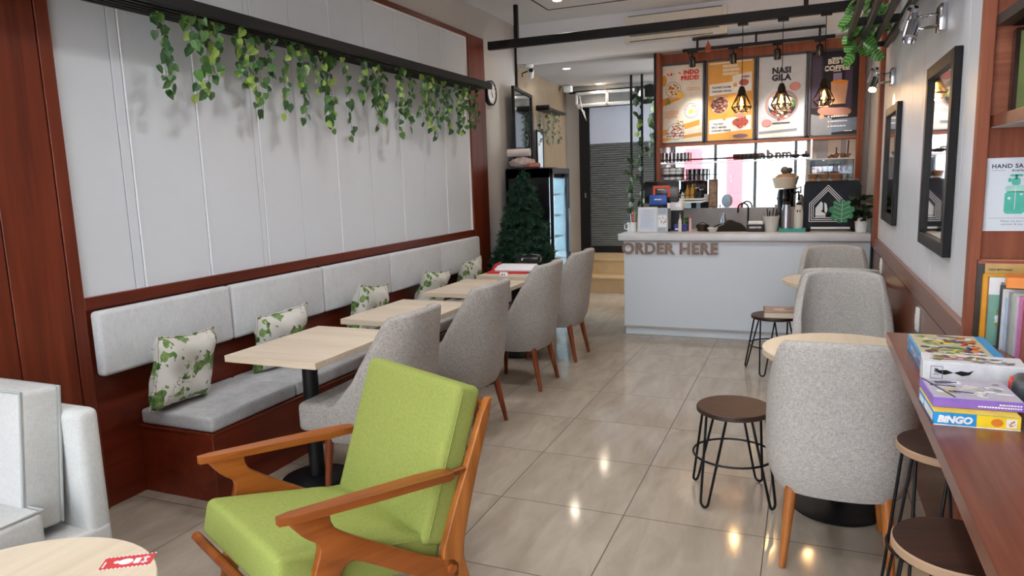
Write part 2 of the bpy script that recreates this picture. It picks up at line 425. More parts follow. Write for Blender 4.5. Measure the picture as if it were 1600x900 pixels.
# ---- banquette along the left wall
bench = thing('banquette_bench', 'long built-in banquette with grey velvet cushions on a red wood base along the left wall', 'bench', (-1.81, 0, 0))
mb = MB(); mb.span(.012, .505, -.53, 3.5, 0, .345, .003, 1); mb.span(.012, .515, -.535, 3.5, .345, .36, .003, 1); obj('bench_base', mb, M_woody, bench)
def soft(x0, x1, y0, y1, z0, z1, r, puff=0.0, nx=14, ny=14):
    # rounded, slightly puffed cushion slab
    mb = MB(); mb.span(x0, x1, y0, y1, z0, z1, r, 4); 
    return mb
for y0, y1 in ((-.525, .10), (.105, .95), (.955, 1.81), (1.815, 2.66), (2.665, 3.5)):
    obj('seat_cushion', soft(.02, .505, y0, y1, .361, .44, .018), M_velvet, bench, 60)
e = [-.745, .103, .955, 1.811, 2.667, 3.515]
for a, b_ in zip(e[:-1], e[1:]):
    obj('back_pad', soft(.024, .085, a + .003, b_ - .003, .672, .99, .022), M_velvetb, bench, 60)

# ---- printed throw pillows
def m_pillow():
    t = NT('leaf_print_cotton'); v = t.coord()
    n = t.noise(v, 11, 3, .5, .3); g = t.math('GREATER_THAN', n, .54)
    n2 = t.noise(v, 26, 3); gc = t.ramp(n2, [(.35, L(60, 92, 44)), (.65, L(132, 156, 96))])
    n3 = t.noise(v, 13, 2, .5, .5); tw = t.math('LESS_THAN', t.math('ABSOLUTE', t.math('SUBTRACT', n3, .5)), .008)
    n4 = t.noise(v, 5, 2); tw = t.math('MULTIPLY', tw, t.math('GREATER_THAN', n4, .5))
    c = t.mix(tw, L(204, 200, 192), L(108, 100, 88)); c = t.mix(g, c, gc)
    t.bsdf(c, .9, 0, .2, bump=t.noise(v, 18, 3), bstr=.25, bdist=.006); return t.m
M_pil = m_pillow()
def pillow_mb(w, h, t, seed=0):
    mb = MB(); n = 18; r = random.Random(seed); ph = [r.random() * 6 for _ in range(6)]
    for sgn in (1, -1):
        vs = []
        for i in range(n + 1):
            for j in range(n + 1):
                u = -1 + 2 * i / n; v = -1 + 2 * j / n
                pin = 1 - .10 * (1 - u * u) * (abs(v) ** 3); piv = 1 - .10 * (1 - v * v) * (abs(u) ** 3)
                th = t / 2 * (max(0, (1 - u ** 4) * (1 - v ** 4)) ** .55)
                wob = .006 * (sin(4 * u + ph[0]) + sin(5 * v + ph[1]) + sin(7 * (u + v) + ph[2]))
                vs.append((u * w / 2 * piv, sgn * (th + (wob if th > .01 else 0)), v * h / 2 * pin))
        fs = []
        for i in range(n):
            for j in range(n):
                q = (i * (n + 1) + j, (i + 1) * (n + 1) + j, (i + 1) * (n + 1) + j + 1, i * (n + 1) + j + 1)
                fs.append(q if sgn < 0 else q[::-1])
        mb.add(vs, fs)
    # frilled seam
    pts = []
    for k in range(64):
        a = k / 64 * 4; s_ = int(a); f = a - s_
        p = [(-1 + 2 * f, -1), (1, -1 + 2 * f), (1 - 2 * f, 1), (-1, 1 - 2 * f)][s_]
        pin = 1 - .10 * (1 - p[0] ** 2) * (abs(p[1]) ** 3); piv = 1 - .10 * (1 - p[1] ** 2) * (abs(p[0]) ** 3)
        j = 1.015 + (.012 if k % 2 else 0)
        pts.append((p[0] * w / 2 * piv * j, .003 * (-1) ** k, p[1] * h / 2 * pin * j))
    mb.tube(pts, .004, 5, closed=True); return mb
PIL = [  # y, z centre, yaw, lean, x, roll, label
    (-.385, .635, 96, 10, -1.615, 5, 'leaf print pillow at the near end of the bench, nearest the sofa'),
    (.37, .625, 84, 16, -1.63, -3, 'leaf print pillow on the bench just behind the nearest rectangular table'),
    (1.33, .63, 92, 14, -1.63, 8, 'leaf print pillow on the bench behind the second rectangular table'),
    (2.27, .615, 84, 18, -1.62, 6, 'leaf print pillow on the bench behind the third rectangular table'),
    (3.03, .625, 90, 14, -1.63, -4, 'leaf print pillow at the far end of the bench by the red wood post')]
for k, (y, z, a, ln, x, ro, lab) in enumerate(PIL):
    o = obj('throw_pillow', pillow_mb(.40, .38, .15, k), M_pil, None, 180)
    o.matrix_world = T(x, y, z) @ RZ(radians(a)) @ RX(radians(ln)) @ RY(radians(ro))
    tag(o, lab, 'pillow', 'leaf print pillows on the bench')

# ---- rectangular cafe tables
def make_table():
    t = thing('cafe_table', 'pale wood rectangular table nearest the green armchair, on a black column', 'table', (0, 0, 0), 0, 'rectangular tables along the bench')
    mb = MB(); mb.span(-.27, .27, -.36, .36, .718, .75, .002, 1); obj('tabletop', mb, M_oak, t)
    mb = MB(); mb.cyl((-.06, 0, .02), .04, .69, 20); mb.span(-.2, .14, -.14, .14, .708, .718); obj('column', mb, M_black, t)
    mb = MB(); mb.lathe([(.185, 0), (.185, .008), (.165, .018), (.06, .03), (.0, .03)], 36, T(-.06, 0, 0)); obj('base_plate', mb, M_black, t)
    return t
tb = make_table()
for k, (y, lab) in enumerate(((-.12, None), (.80, 'pale wood rectangular table, second from the green armchair'), (1.81, 'pale wood rectangular table, third along the bench'), (2.71, 'pale wood rectangular table by the Christmas tree with red and white papers on it'))):
    if k == 0: tb.location = (-.96, y, 0)
    else: dup(tb, (-.955, y, 0), 0, lab)

# ---- upholstered tub chair, front = +y
def shell_mb(H=.95, wt=.268, wm=.275, zb=.30):
    NF = 48; rows = []
    def plan(ph):
        s_, c_ = sin(ph), cos(ph)
        x = (abs(s_) ** .72) * (1 if s_ > 0 else -1)
        if abs(ph) <= pi / 2: y = -.27 + .30 * (1 - max(c_, 0) ** .62)
        else: y = .03
        return x, y
    phs = []
    NS = 6
    N = NF
    def pt(i):
        # i 0..N : straight sides first/last NS steps
        if i < NS: return -1.0, .10 - (.10 - .03) * i / NS, 1.0
        if i > N - NS: return 1.0, .10 - (.10 - .03) * (N - i) / NS, 1.0
        ph = -pi / 2 + pi * (i - NS) / (N - 2 * NS); x, y = plan(ph); return x, y, abs(ph) / (pi / 2)
    cols = []
    for i in range(N + 1):
        x, y, a = pt(i)
        a2 = a if NS <= i <= N - NS else 1.0
        ext = 0 if NS <= i <= N - NS else ((NS - i) / NS if i < NS else (i - N + NS) / NS)
        t0 = .58
        if a2 < t0: h = H - .02 * (a2 / t0) ** 2
        else:
            q = min(1, max(0, (y + .193) / .293)); h = .49 + (H - .02 - .49) * (1 - q) ** 1.55
        col = []
        back = max(0.0, (0.10 - y) / .37)
        def pos(z, inset):
            f = (z - zb) / (H - zb)
            wx = wm + (wt - wm) * max(0, (z - .5) / (H - .5))
            low = 0.0
            if z < zb + .14: low = .035 * ((zb + .14 - z) / .14) ** 2
            px = x * (wx - low); py = y - .085 * f * back + low * back * .9
            # inset along plan normal approx (towards the seat centre)
            cx, cy = 0.0, .06
            dx, dy = cx - px, cy - py; l = max(1e-5, sqrt(dx * dx + dy * dy))
            if abs(x) > .97 and y > -.05: dx, dy, l = -px, 0, abs(px)
            return (px + dx / l * inset, py + dy / l * inset, z)
        TH = .055
        for k in range(9): col.append(pos(zb + (h - .02 - zb) * k / 8, 0))
        for k in range(1, 6):
            an = pi * k / 6; col.append(pos(h - .02 + .02 * sin(an), TH * (1 - cos(an)) / 2))
        zi = min(.44, h - .04)
        for k in range(6): col.append(pos(h - .02 + (zi - h + .02) * k / 5, TH))
        cols.append(col)
    mb = MB(); n = len(cols[0]); vs = [p for c in cols for p in c]; fs = []
    for i in range(N):
        for k in range(n - 1): fs.append((i * n + k, (i + 1) * n + k, (i + 1) * n + k + 1, i * n + k + 1))
    fs.append(tuple(range(n))); fs.append(tuple(N * n + k for k in range(n))[::-1])
    fs.append(tuple(i * n for i in range(N + 1))[::-1])
    mb.add(vs, fs); return mb
def make_chair(name, fab, leg, H=.95):
    t = thing(name, '', 'chair')
    obj('backrest_shell', shell_mb(H), fab, t, 50)
    mb = MB()
    mb.span(-.225, .225, -.16, .12, .335, .485, .03, 4); mb.span(-.25, .25, .085, .30, .335, .485, .03, 4); obj('seat', mb, fab, t, 50)
    mb = MB(); mb.span(-.20, .20, -.17, .26, .30, .34, .008, 2); obj('seat_frame', mb, M_black, t)
    for sx in (-1, 1):
        mb = MB(); mb.tube([(sx * .165, -.185, .33), (sx * .192, -.25, 0.0)], [.024, .0135], 14); obj('leg', mb, leg, t)
        mb = MB(); mb.tube([(sx * .165, .17, .33), (sx * .192, .19, 0.0)], [.024, .0135], 14); obj('leg', mb, leg, t)
    return t
c0 = make_chair('tub_chair', M_chairfab, M_redleg)
LC = [(-.06, 'grey fabric tub chair at the nearest rectangular table, directly behind the green armchair'),
      (.845, 'grey fabric tub chair at the second rectangular table, partly behind the first tub chair'),
      (1.875, 'grey fabric tub chair at the third rectangular table'),
      (2.735, 'grey fabric tub chair at the far table, last of the left row')]
for k, (y, lab) in enumerate(LC):
    if k == 0: c0.location = (-.665, y, 0); c0.rotation_euler = (0, 0, pi / 2); c0['label'] = lab; c0['group'] = 'tub chairs along the bench tables'
    else: dup(c0, (-.665, y, 0), pi / 2, lab, 'tub chairs along the bench tables')
c1 = make_chair('tub_chair', M_chairfabR, M_teakz, .935)
RC = [(1.495, .03, 0, 'pale grey tub chair seen from behind in the right foreground, beside the dark stool'),
      (1.565, 1.42, pi, 'grey tub chair facing us beyond the nearest round table'),
      (1.565, 2.16, 0, 'grey tub chair back to back with the one facing us, only its top showing'),
      (1.565, 3.05, pi, 'grey tub chair standing against the white order counter')]
for k, (x, y, a, lab) in enumerate(RC):
    if k == 0: c1.location = (x, y, 0); c1.rotation_euler = (0, 0, a); c1['label'] = lab; c1['group'] = 'tub chairs on the right'
    else: dup(c1, (x, y, 0), a, lab, 'tub chairs on the right')

# ---- round tables on the right
def make_round(R=.34, H=.75):
    t = thing('round_table', 'pale round table between the two nearest tub chairs on the right', 'table', (0, 0, 0), 0, 'round tables on the right')
    mb = MB(); mb.cyl((0, 0, H - .03), R, .03, 48, bev=.003); obj('tabletop', mb, M_oaky, t)
    mb = MB(); mb.cyl((0, 0, .02), .035, H - .05, 20); obj('column', mb, M_black, t)
    mb = MB(); mb.lathe([(.195, 0), (.195, .006), (.18, .014), (.06, .03), (0, .03)], 40); obj('base_plate', mb, M_black, t)
    return t
rt = make_round(); rt.location = (1.52, .40, 0)
dup(rt, (1.54, 2.60, 0), 0, 'pale round table between the two far tub chairs, near the order counter')

# ---- hairpin stools
def make_stool(edge, H=.45):
    t = thing('hairpin_stool', '', 'stool')
    mb = MB(); mb.lathe([(.0, H - .026), (.166, H - .026), (.172, H - .022), (.172, H - .004), (.168, H), (.0, H)], 44, mi=1)
    for i, f in enumerate(mb.f):
        if all(abs(mb.v[k][2] - H) < 1e-4 for k in f): mb.mi[i] = 0
    obj('seat', mb, [M_seatwood, edge], t)
    for k in range(4):
        a = radians(60 + 90 * k); pts = []
        tx, ty = -sin(a), cos(a); cx, cy = cos(a), sin(a)
        p0 = Vector((cx * .135 + tx * .055, cy * .135 + ty * .055, H - .026)); p1 = Vector((cx * .135 - tx * .055, cy * .135 - ty * .055, H - .026))
        b0 = Vector((cx * .215 + tx * .022, cy * .215 + ty * .022, .035)); b1 = Vector((cx * .215 - tx * .022, cy * .215 - ty * .022, .035))
        pts = [p0, p0.lerp(b0, .5), b0]
        for q in range(1, 6):
            an = pi * q / 6; pts.append(Vector((cx * .2175 + tx * .022 * cos(an), cy * .2175 + ty * .022 * cos(an), .035 - .028 * sin(an))))
        pts += [b1, p1.lerp(b1, .5), p1]
        mb = MB(); mb.tube(pts, .0062, 8); obj('leg', mb, M_black, t)
    mb = MB(); mb.tube([(.186 * cos(2 * pi * k / 40), .186 * sin(2 * pi * k / 40), H * .478) for k in range(40)], .0055, 8, closed=True); obj('foot_ring', mb, M_black, t)
    return t
st = make_stool(plain('dark_edge', L(52, 34, 28), .4)); st.location = (1.06, .375, 0)
st['label'] = 'round dark wood hairpin stool standing alone left of the near tub chair'; st['group'] = 'hairpin stools'
dup(st, (1.145, 2.72, 0), .2, 'small round black hairpin stool with a book on top, by the order counter', 'hairpin stools')
st2 = make_stool(M_ply, .68); st2.location = (1.787, -.53, 0); st2.scale = (.86, .86, 1); st2['label'] = 'dark topped hairpin stool under the wooden ledge, behind the nearest one'; st2['group'] = 'hairpin stools'
dup(st2, (1.70, -1.205, 0), .35, 'dark topped hairpin stool at the bottom right, nearest to us under the ledge', 'hairpin stools').scale = (.81, .81, 1)
bk = thing('stool_book', 'large tan book with a pale photo lying on the far stool', 'book', (1.20, 2.70, .4515), radians(4))
mb = MB(); mb.span(-.13, .13, -.13, .13, .004, .04, .001, 1); obj('pages', mb, plain('page_edges', L(226, 216, 196), .8), bk)
mb = MB(); mb.span(-.133, .133, -.133, .133, .04, .044); mb.span(-.133, .133, -.133, .133, 0, .004); mb.span(-.133, -.129, -.133, .133, 0, .044); obj('cover', mb, plain('tan_cover', L(168, 138, 118), .5), bk)
mb = MB(); mb.disc((.02, 0, .0442), .085, .0006, 18, ry=.05); mb.disc((.05, .01, .0449), .04, .0006, 14, ry=.025, mi=1); obj('cover_picture', mb, [plain('cover_photo', L(196, 184, 178), .5), plain('cover_photo_dark', L(128, 116, 120), .5)], bk)

# ---- green armchair (profile in its own side plane: a = distance back from arm tip, h = height)
TH = 4.27709236; fr = Vector((cos(TH), sin(TH), 0)); ac = Vector((fr.y, -fr.x, 0)); ac = -ac if ac.x > 0 else ac
AO = Vector((-.0472, -1.4843, 0)); AW = .664
arm = thing('green_armchair', 'lime green cushioned armchair with an oiled teak frame in the foreground', 'armchair', tuple(AO), 0)
# local frame: X = back direction, Y = across (away from camera), Z up
arm.matrix_world = Matrix(((-fr.x, ac.x, 0, AO.x), (-fr.y, ac.y, 0, AO.y), (0, 0, 1, 0), (0, 0, 0, 1)))
BX = Matrix(((1, 0, 0, 0), (0, 0, 1, 0), (0, 1, 0, 0), (0, 0, 0, 1)))  # (x,y,z)->(x,z,y): prism in a,h plane extruded across
def smoothpoly(pts, it=2):
    for _ in range(it):
        q = []
        for i in range(len(pts)):
            a, b_ = pts[i], pts[(i + 1) % len(pts)]
            q += [(a[0] * .75 + b_[0] * .25, a[1] * .75 + b_[1] * .25), (a[0] * .25 + b_[0] * .75, a[1] * .25 + b_[1] * .75)]
        pts = q
    return pts
def plate(poly, y0, th, bev=.006):
    bm = bmesh.new(); vs = [bm.verts.new((x, y0, z)) for x, z in poly]; f = bm.faces.new(vs)
    r = bmesh.ops.extrude_face_region(bm, geom=[f]); ex = [v for v in r['geom'] if isinstance(v, bmesh.types.BMVert)]
    bmesh.ops.translate(bm, vec=(0, th, 0), verts=ex)
    bmesh.ops.recalc_face_normals(bm, faces=bm.faces)
    ed = [e_ for e_ in bm.edges if all(abs(v.co.y - y0) < 1e-6 for v in e_.verts) or all(abs(v.co.y - y0 - th) < 1e-6 for v in e_.verts)]
    bmesh.ops.bevel(bm, geom=ed, offset=bev, segments=2, profile=.5, affect='EDGES')
    bm.verts.index_update(); mb = MB(); mb.add([tuple(v.co) for v in bm.verts], [tuple(v.index for v in f_.verts) for f_ in bm.faces]); bm.free(); return mb
POST = [(.795, .765), (.832, .765), (.742, .515), (.690, .35), (.660, .235), (.675, .16), (.715, 0), (.685, 0), (.632, .13), (.585, .175), (.560, .225), (.628, .395), (.693, .535)]
ZED = [(.02, .572), (.10, .572), (.155, .566), (.158, .515), (.19, .478), (.36, .362), (.55, .236), (.64, .215), (.64, .13), (.60, .12), (.449, .216), (.30, .322), (.235, .365), (.20, .37), (.175, .34), (.05, 0), (.012, 0), (.085, .36), (.115, .44), (.112, .468), (.07, .50), (.035, .545)]
for nm, y0 in (('near', 0.0), ('far', AW)):
    o = obj('rear_post', plate(smoothpoly(POST, 1), y0 - .016, .032), M_teakz, arm, 50)
    o = obj('side_rail', plate(smoothpoly(ZED, 1), y0 - .016, .032), M_teak, arm, 50)
    # arm board: kinked plan, tapering to the tip, sloping slightly down to the back
    pl_ = [(-.005, -.012), (.04, -.024), (.30, -.036), (.60, -.040), (.625, -.03), (.625, .022), (.50, .034), (.30, .03), (.04, .022), (-.005, .012)]
    if nm == 'far': pl_ = [(x, -y) for x, y in pl_][::-1]
    bm = MB(); bm.prism(pl_, .026, Matrix(((1, 0, 0, 0), (0, 1, 0, y0), (-.075, 0, 1, .566), (0, 0, 0, 1))))
    obj('armrest', bm, M_teak, arm, 40)
    mb = MB(); mb.tube([(.60, y0, .527), (.705, y0, .525)], [.013, .013], 10); obj('arm_joint', mb, M_teak, arm)
for a, h in ((-.03, .287), (.60, .185)):
    mb = MB(); mb.tube([(a, -.03, h), (a, AW + .03, h)], .017, 12); obj('cross_rail', mb, M_teak, arm)
for a in (.805, .745, .69, .64):
    h = .74 - (.805 - a) * 2.75
    mb = MB(); mb.tube([(a, 0, h), (a, AW, h)], .011, 10); obj('back_slat', mb, M_teak, arm)
def cushion(Lx, Ly, Lz, seed, crown=.018, wr=.004):
    n = 26; mb = MB(); r = random.Random(seed); ph = [r.random() * 6 for _ in range(8)]; vs = []; fs = []; m = 6
    bm = bmesh.new(); bmesh.ops.create_cube(bm, size=1); bmesh.ops.scale(bm, vec=(Lx, Ly, Lz), verts=bm.verts)
    bmesh.ops.bevel(bm, geom=bm.edges[:], offset=.028, segments=4, profile=.5, affect='EDGES')
    bmesh.ops.subdivide_edges(bm, edges=[e_ for e_ in bm.edges if e_.calc_length() > .1], cuts=16, use_grid_fill=True)
    for v in bm.verts:
        u, q = v.co.x / (Lx / 2), v.co.y / (Ly / 2); s_ = 1 if v.co.z > 0 else -1
        v.co.z += s_ * crown * max(0, (1 - u * u)) * max(0, (1 - q * q)) + (wr * (sin(9 * u + 5 * q + ph[0]) * .6 + sin(16 * q - 7 * u + ph[1]) * .5) * max(0, u + .15) if s_ > 0 else 0)
    bm.verts.index_update(); mb.add([tuple(v.co) for v in bm.verts], [tuple(v.index for v in f.verts) for f in bm.faces]); bm.free(); return mb
seat = obj('seat_cushion', cushion(.63, .605, .135, 3, wr=.011), M_green, arm, 60)
seat.matrix_local = T(.290, AW / 2, .312) @ RY(radians(13))
mb = MB(); mb.tube([(.30, -.304, .05), (-.28, -.304, .05)], .0022, 5); obj('seam', mb, M_green, seat)
bc = obj('back_cushion', cushion(.58, .615, .115, 5, .012, 0), M_green, arm, 60)
bc.matrix_local = T(.652, AW / 2 - .012, .545) @ RY(radians(-70))
mb = MB(); mb.tube([(.26, -.3095, .036), (-.26, -.3095, .036)], .002, 5); obj('seam', mb, M_green, bc)

# ---- off-white lounge seat at the far left
sf = thing('lounge_sofa', 'off white piped lounge sofa cut by the left edge of the photo', 'sofa', (-1.08, -1.3, 0))
mb = MB(); mb.span(-.70, -.0, -.62, .045, .10, .30, .02, 3); obj('base', mb, M_sofa, sf, 50)
mb = MB(); mb.span(-.70, -.005, -.04, .055, .10, .755, .03, 4); obj('back_frame', mb, M_sofa, sf, 50)
o = MB(); o.span(-.69, -.012, -.60, -.19, .30, .455, .028, 4); sc_ = obj('seat_cushion', o, M_sofa, sf, 50)
def pipe(x0, x1, y0, y1, z, r=.006): 
    m = MB(); m.tube([(x0, y0, z), (x1, y0, z), (x1, y1, z), (x0, y1, z)], r, 6, closed=True); return m
obj('piping', pipe(-.685, -.017, -.595, -.195, .45), M_sofapipe, sc_)
m = MB(); m.span(-.66, .03, -.075, .075, -.26, .26, .022, 4); bk_ = obj('back_cushion', m, M_sofa, sf, 50); bk_.matrix_local = T(-.12, -.125, .60) @ RX(radians(-6)) 
m = MB(); m.tube([(.027, -.07, -.25), (.027, -.07, .255), (-.65, -.07, .255)], .006, 6); m.tube([(.027, .07, -.25), (.027, .07, .255), (-.65, .07, .255)], .006, 6); obj('piping', m, M_sofapipe, bk_)
for x, y in ((-.06, -.56), (-.06, .0), (-.64, -.56), (-.64, .0)):
    m = MB(); m.tube([(x, y, .105), (x, y, 0)], [.022, .016], 10); obj('leg', m, M_black, sf)

# ---- low round table bottom left
ct = thing('coffee_table', 'low pale wood round table in the bottom left corner', 'table', (-.535, -1.985, 0))
mb = MB(); mb.cyl((0, 0, .47), .372, .03, 56, bev=.003); obj('tabletop', mb, M_oaky, ct)
mb = MB(); mb.cyl((0, 0, .02), .035, .45, 20); obj('column', mb, M_black, ct)
mb = MB(); mb.lathe([(.24, 0), (.24, .006), (.22, .014), (.06, .03), (0, .03)], 40); obj('base_plate', mb, M_black, ct)
sk = thing('table_sticker', 'red and white table sticker on the low round table', 'sticker', (-.413, -1.70, .5003), radians(33))
M_redp = plain('red_print', L(206, 66, 66), .5, var=.04)
mb = MB(); mb.span(-.068, .068, -.033, .033, 0, .0006); obj('backing', mb, M_redp, sk)
mb = MB()
mb.disc((-.005, 0, .0006), .02, .0003, 14, ry=.016); mb.disc((-.03, .002, .0006), .008, .0003, 10); mb.span(.018, .034, -.016, .014, .0006, .0009)
for q in (-.012, 0, .012): mb.span(.038, .056, q - .003, q + .003, .0006, .0009) if q else None
mb.span(.044, .05, -.02, .02, .0006, .0009); mb.span(-.062, -.058, -.022, .008, .0006, .0009)
for q in range(13): mb.disc((-.066 + q * .011, .033, .0003), .003, .0005, 6); mb.disc((-.066 + q * .011, -.033, .0003), .003, .0005, 6)
obj('print', mb, M_paper, sk)
# ================================================================ PLANTS, RACKS, CEILING
M_leafd = plain('leaf_dark_green', L(50, 88, 44), .4, var=.15, scale=20)
M_leafm = plain('leaf_mid_green', L(84, 126, 60), .4, var=.15, scale=20)
M_leafy = plain('leaf_yellow_green', L(150, 178, 84), .4, var=.12, scale=20)
M_stem = plain('vine_stem', L(86, 92, 66), .6)
DARKLEAF = [plain('leaf_deep_green', L(34, 56, 30), .5, var=.2, scale=20), plain('leaf_olive', L(70, 92, 46), .5, var=.2, scale=20), M_leafy]  # very dark leaf colours for the alley vines
def leaf(mb, p, d, n, s, mi):
    """heart leaf: base p, tip direction d, face normal n, length s"""
    d = Vector(d).normalized(); n = Vector(n); n = (n - d * n.dot(d)).normalized(); b = d.cross(n); p = Vector(p)
    q = lambda u, v, h: tuple(p + d * (u * s) + b * (v * s) + n * (h * s))
    vs = [q(0, 0, 0), q(-.08, .22, .05), q(.12, .42, .06), q(.45, .40, .06), q(.78, .18, .0), q(1, 0, -.08), q(.5, 0, -.04),
          q(-.08, -.22, .05), q(.12, -.42, .06), q(.45, -.40, .06), q(.78, -.18, .0)]
    mb.add(vs, [(0, 1, 2, 3, 6), (6, 3, 4, 5), (0, 6, 9, 8, 7), (6, 5, 10, 9)], I4, mi)
def vine(name, loc, length, n, size, label, group, seed, spread=.05, face=(1, -.4, .2), cols=(.5, .33, .17), kind=None, mats=None):
    r = random.Random(seed)
    t = thing(name, label, 'hanging vine', loc, 0, group)
    path = [Vector((0, 0, .04))]
    x = y = 0
    K = max(5, int(length / .05))
    for k in range(1, K + 1):
        x += r.uniform(-.008, .008); y += r.uniform(-.012, .012); path.append(Vector((x, y, .04 - (length + .0) * k / K)))
    mb = MB(); mb.tube(path, .0016, 4); 
    lf = MB()
    for k in range(n):
        f = (k + r.random()) / n; q = f * K; i = min(int(q), K - 1); p = path[i].lerp(path[i + 1], q - i)
        a = r.uniform(0, 2 * pi); off = Vector((cos(a) * .6, sin(a), r.uniform(-.5, .2))) * r.uniform(.3, 1) * spread
        e_ = p + off
        mb.tube([p, p.lerp(e_, .5) + Vector((0, 0, .006)), e_], .001, 3, caps=False)
        nv = Vector(face) + Vector((r.uniform(-.7, .7), r.uniform(-.7, .7), r.uniform(-.5, .6)))
        dv = Vector((r.uniform(-.4, .4), r.uniform(-.7, .7), -r.uniform(.45, 1)))
        u = r.random(); leaf(lf, e_, dv, nv, size * r.uniform(.75, 1.15), 0 if u < cols[0] else 1 if u < cols[0] + cols[1] else 2)
    obj('stem', mb, M_stem, t); obj('leaves', lf, mats or [M_leafd, M_leafm, M_leafy], t, 0)
    return t

# ---- black slatted rack on the left wall
rk = thing('slatted_rack', 'long black slatted rack high on the white panelled left wall', 'rack', (-1.81, -1.3, 2.44))
mb = MB(); mb.span(.245, .285, 0, 4.80, -.01, .05, .002, 1); obj('front_rail', mb, M_black, rk)
mb = MB(); mb.span(.012, .04, 0, 4.80, -.005, .035, .002, 1); obj('wall_rail', mb, M_black, rk)
for x in (.075, .115, .155, .2):
    mb = MB(); mb.span(x - .011, x + .011, 0, 4.79, -.008, .028, .002, 1); obj('slat', mb, M_black, rk)
for y in (.02, 1.2, 2.4, 3.6, 4.76):
    mb = MB(); mb.span(.012, .265, y, y + .03, .028, .044); obj('cross_bar', mb, M_black, rk)
VN = [(-0.28, 0.43), (-0.23, 0.37), (-0.13, 0.21), (-0.04, 0.44), (0.03, 0.31), (0.05, .40), (0.2, 0.31), (0.3, 0.33), (0.37, 0.43), (0.44, 0.48), (0.53, .30), (0.63, 0.47), (0.72, 0.34), (0.81, 0.5), (.93, .30), (1.03, 0.55), (1.11, 0.39), (1.18, .5), (1.24, 0.59), (1.41, 0.34), (1.55, .42), (1.63, 0.51), (1.69, 0.37), (1.80, .42), (1.89, 0.52), (2.01, 0.39), (2.16, 0.48), (2.27, .42), (2.39, 0.39), (2.50, .46), (2.62, 0.55), (2.73, .36), (2.83, 0.45), (2.94, .48), (3.03, 0.49), (3.12, .35), (3.19, 0.4), (3.3, .42), (3.40, .36)]  # most vine positions and lengths taken from image pixels, worked out beforehand
for k, (y, ln) in enumerate(VN):
    r = random.Random(k + 50)
    lab = 'leafy green vine, %s from the near end of the black rack on the left wall' % ORD[k]
    pots = (.6, .3, .1) if k < 2 else (.40, .33, .27) if k < 7 else (.5, .3, .2)
    vine('ivy_vine', (-1.66 + r.uniform(-.05, .07), y, 2.45), ln + .02, int(7 + ln * 21), .055 if k > 1 else .052, lab, 'vines on the left rack', 100 + k, .045, cols=pots)

# ---- rack on the right wall with a striped hanging plant
rk2 = thing('slatted_rack', 'black slatted rack high on the right wall above the mirrors', 'rack', (1.895, 0.3, 2.45))
for x, nm in ((-.30, 'front_rail'), (-.21, 'slat'), (-.12, 'slat'), (-.03, 'wall_rail')):
    mb = MB(); mb.span(x - .016, x + .016, 0, 2.88, -.012, .035, .002, 1); obj(nm, mb, M_black, rk2)
for y in (.02, .95, 1.9, 2.84):
    mb = MB(); mb.span(-.315, -.015, y, y + .03, .0, .05 if y < 2.8 else .035); obj('cross_bar', mb, M_black, rk2)
M_strip = plain('leaf_pale_stripe', L(146, 186, 110), .4, var=.1, scale=20)
M_bright = plain('leaf_bright_green', L(58, 124, 44), .4, var=.15, scale=20)
def striped_leaf(mb, p, d, n, s):
    d = Vector(d).normalized(); n = Vector(n); n = (n - d * n.dot(d)).normalized(); b = d.cross(n); p = Vector(p); N = 20
    wv = lambda u: .36 * max(0, sin(pi * min(1, max(0, u)) ** .8)) ** .7
    for sg in (1, -1):
        for k in range(N):
            vs = []
            for j, v in ((0, 0), (0, 1), (1, 1), (1, 0)):
                u = (k + j) / N; ue = min(1, u + .10 * v); wd = wv(u) * v if v else 0
                vs.append(tuple(p + d * (ue * s) + b * (sg * wd * s) + n * ((.08 * v - .25 * (u - .5) ** 2) * s)))
            mb.add(vs, [(0, 1, 2, 3) if sg > 0 else (3, 2, 1, 0)], I4, 1 if k % 4 == 1 else 0)
pt = thing('hanging_plant', 'bushy striped leaf plant hanging from the rack top right, over the coffee poster', 'hanging plant', (1.725, 2.75, 2.63))
r = random.Random(11); mb = MB(); lf = MB()
for k in range(58):
    f = r.random(); z = .16 - .42 * f; wdt = .125 * (1 - .35 * f)
    a = r.uniform(0, 2 * pi); p = Vector((cos(a) * wdt * r.uniform(.2, 1) - .07 * f, sin(a) * wdt * r.uniform(.2, 1.2), z))
    mb.tube([(p.x * .2, p.y * .2, z + .09), (p.x * .7, p.y * .7, z + .05), p], .002, 4, caps=False)
    striped_leaf(lf, p, (cos(a) * .7, sin(a) * .7, -r.uniform(.3, 1)), (r.uniform(-.6, .2) - .3, -1 + r.uniform(-.5, .7), r.uniform(.0, .7)), r.uniform(.085, .12))
obj('stem', mb, M_stem, pt); obj('leaves', lf, [M_bright, M_strip], pt, 0)

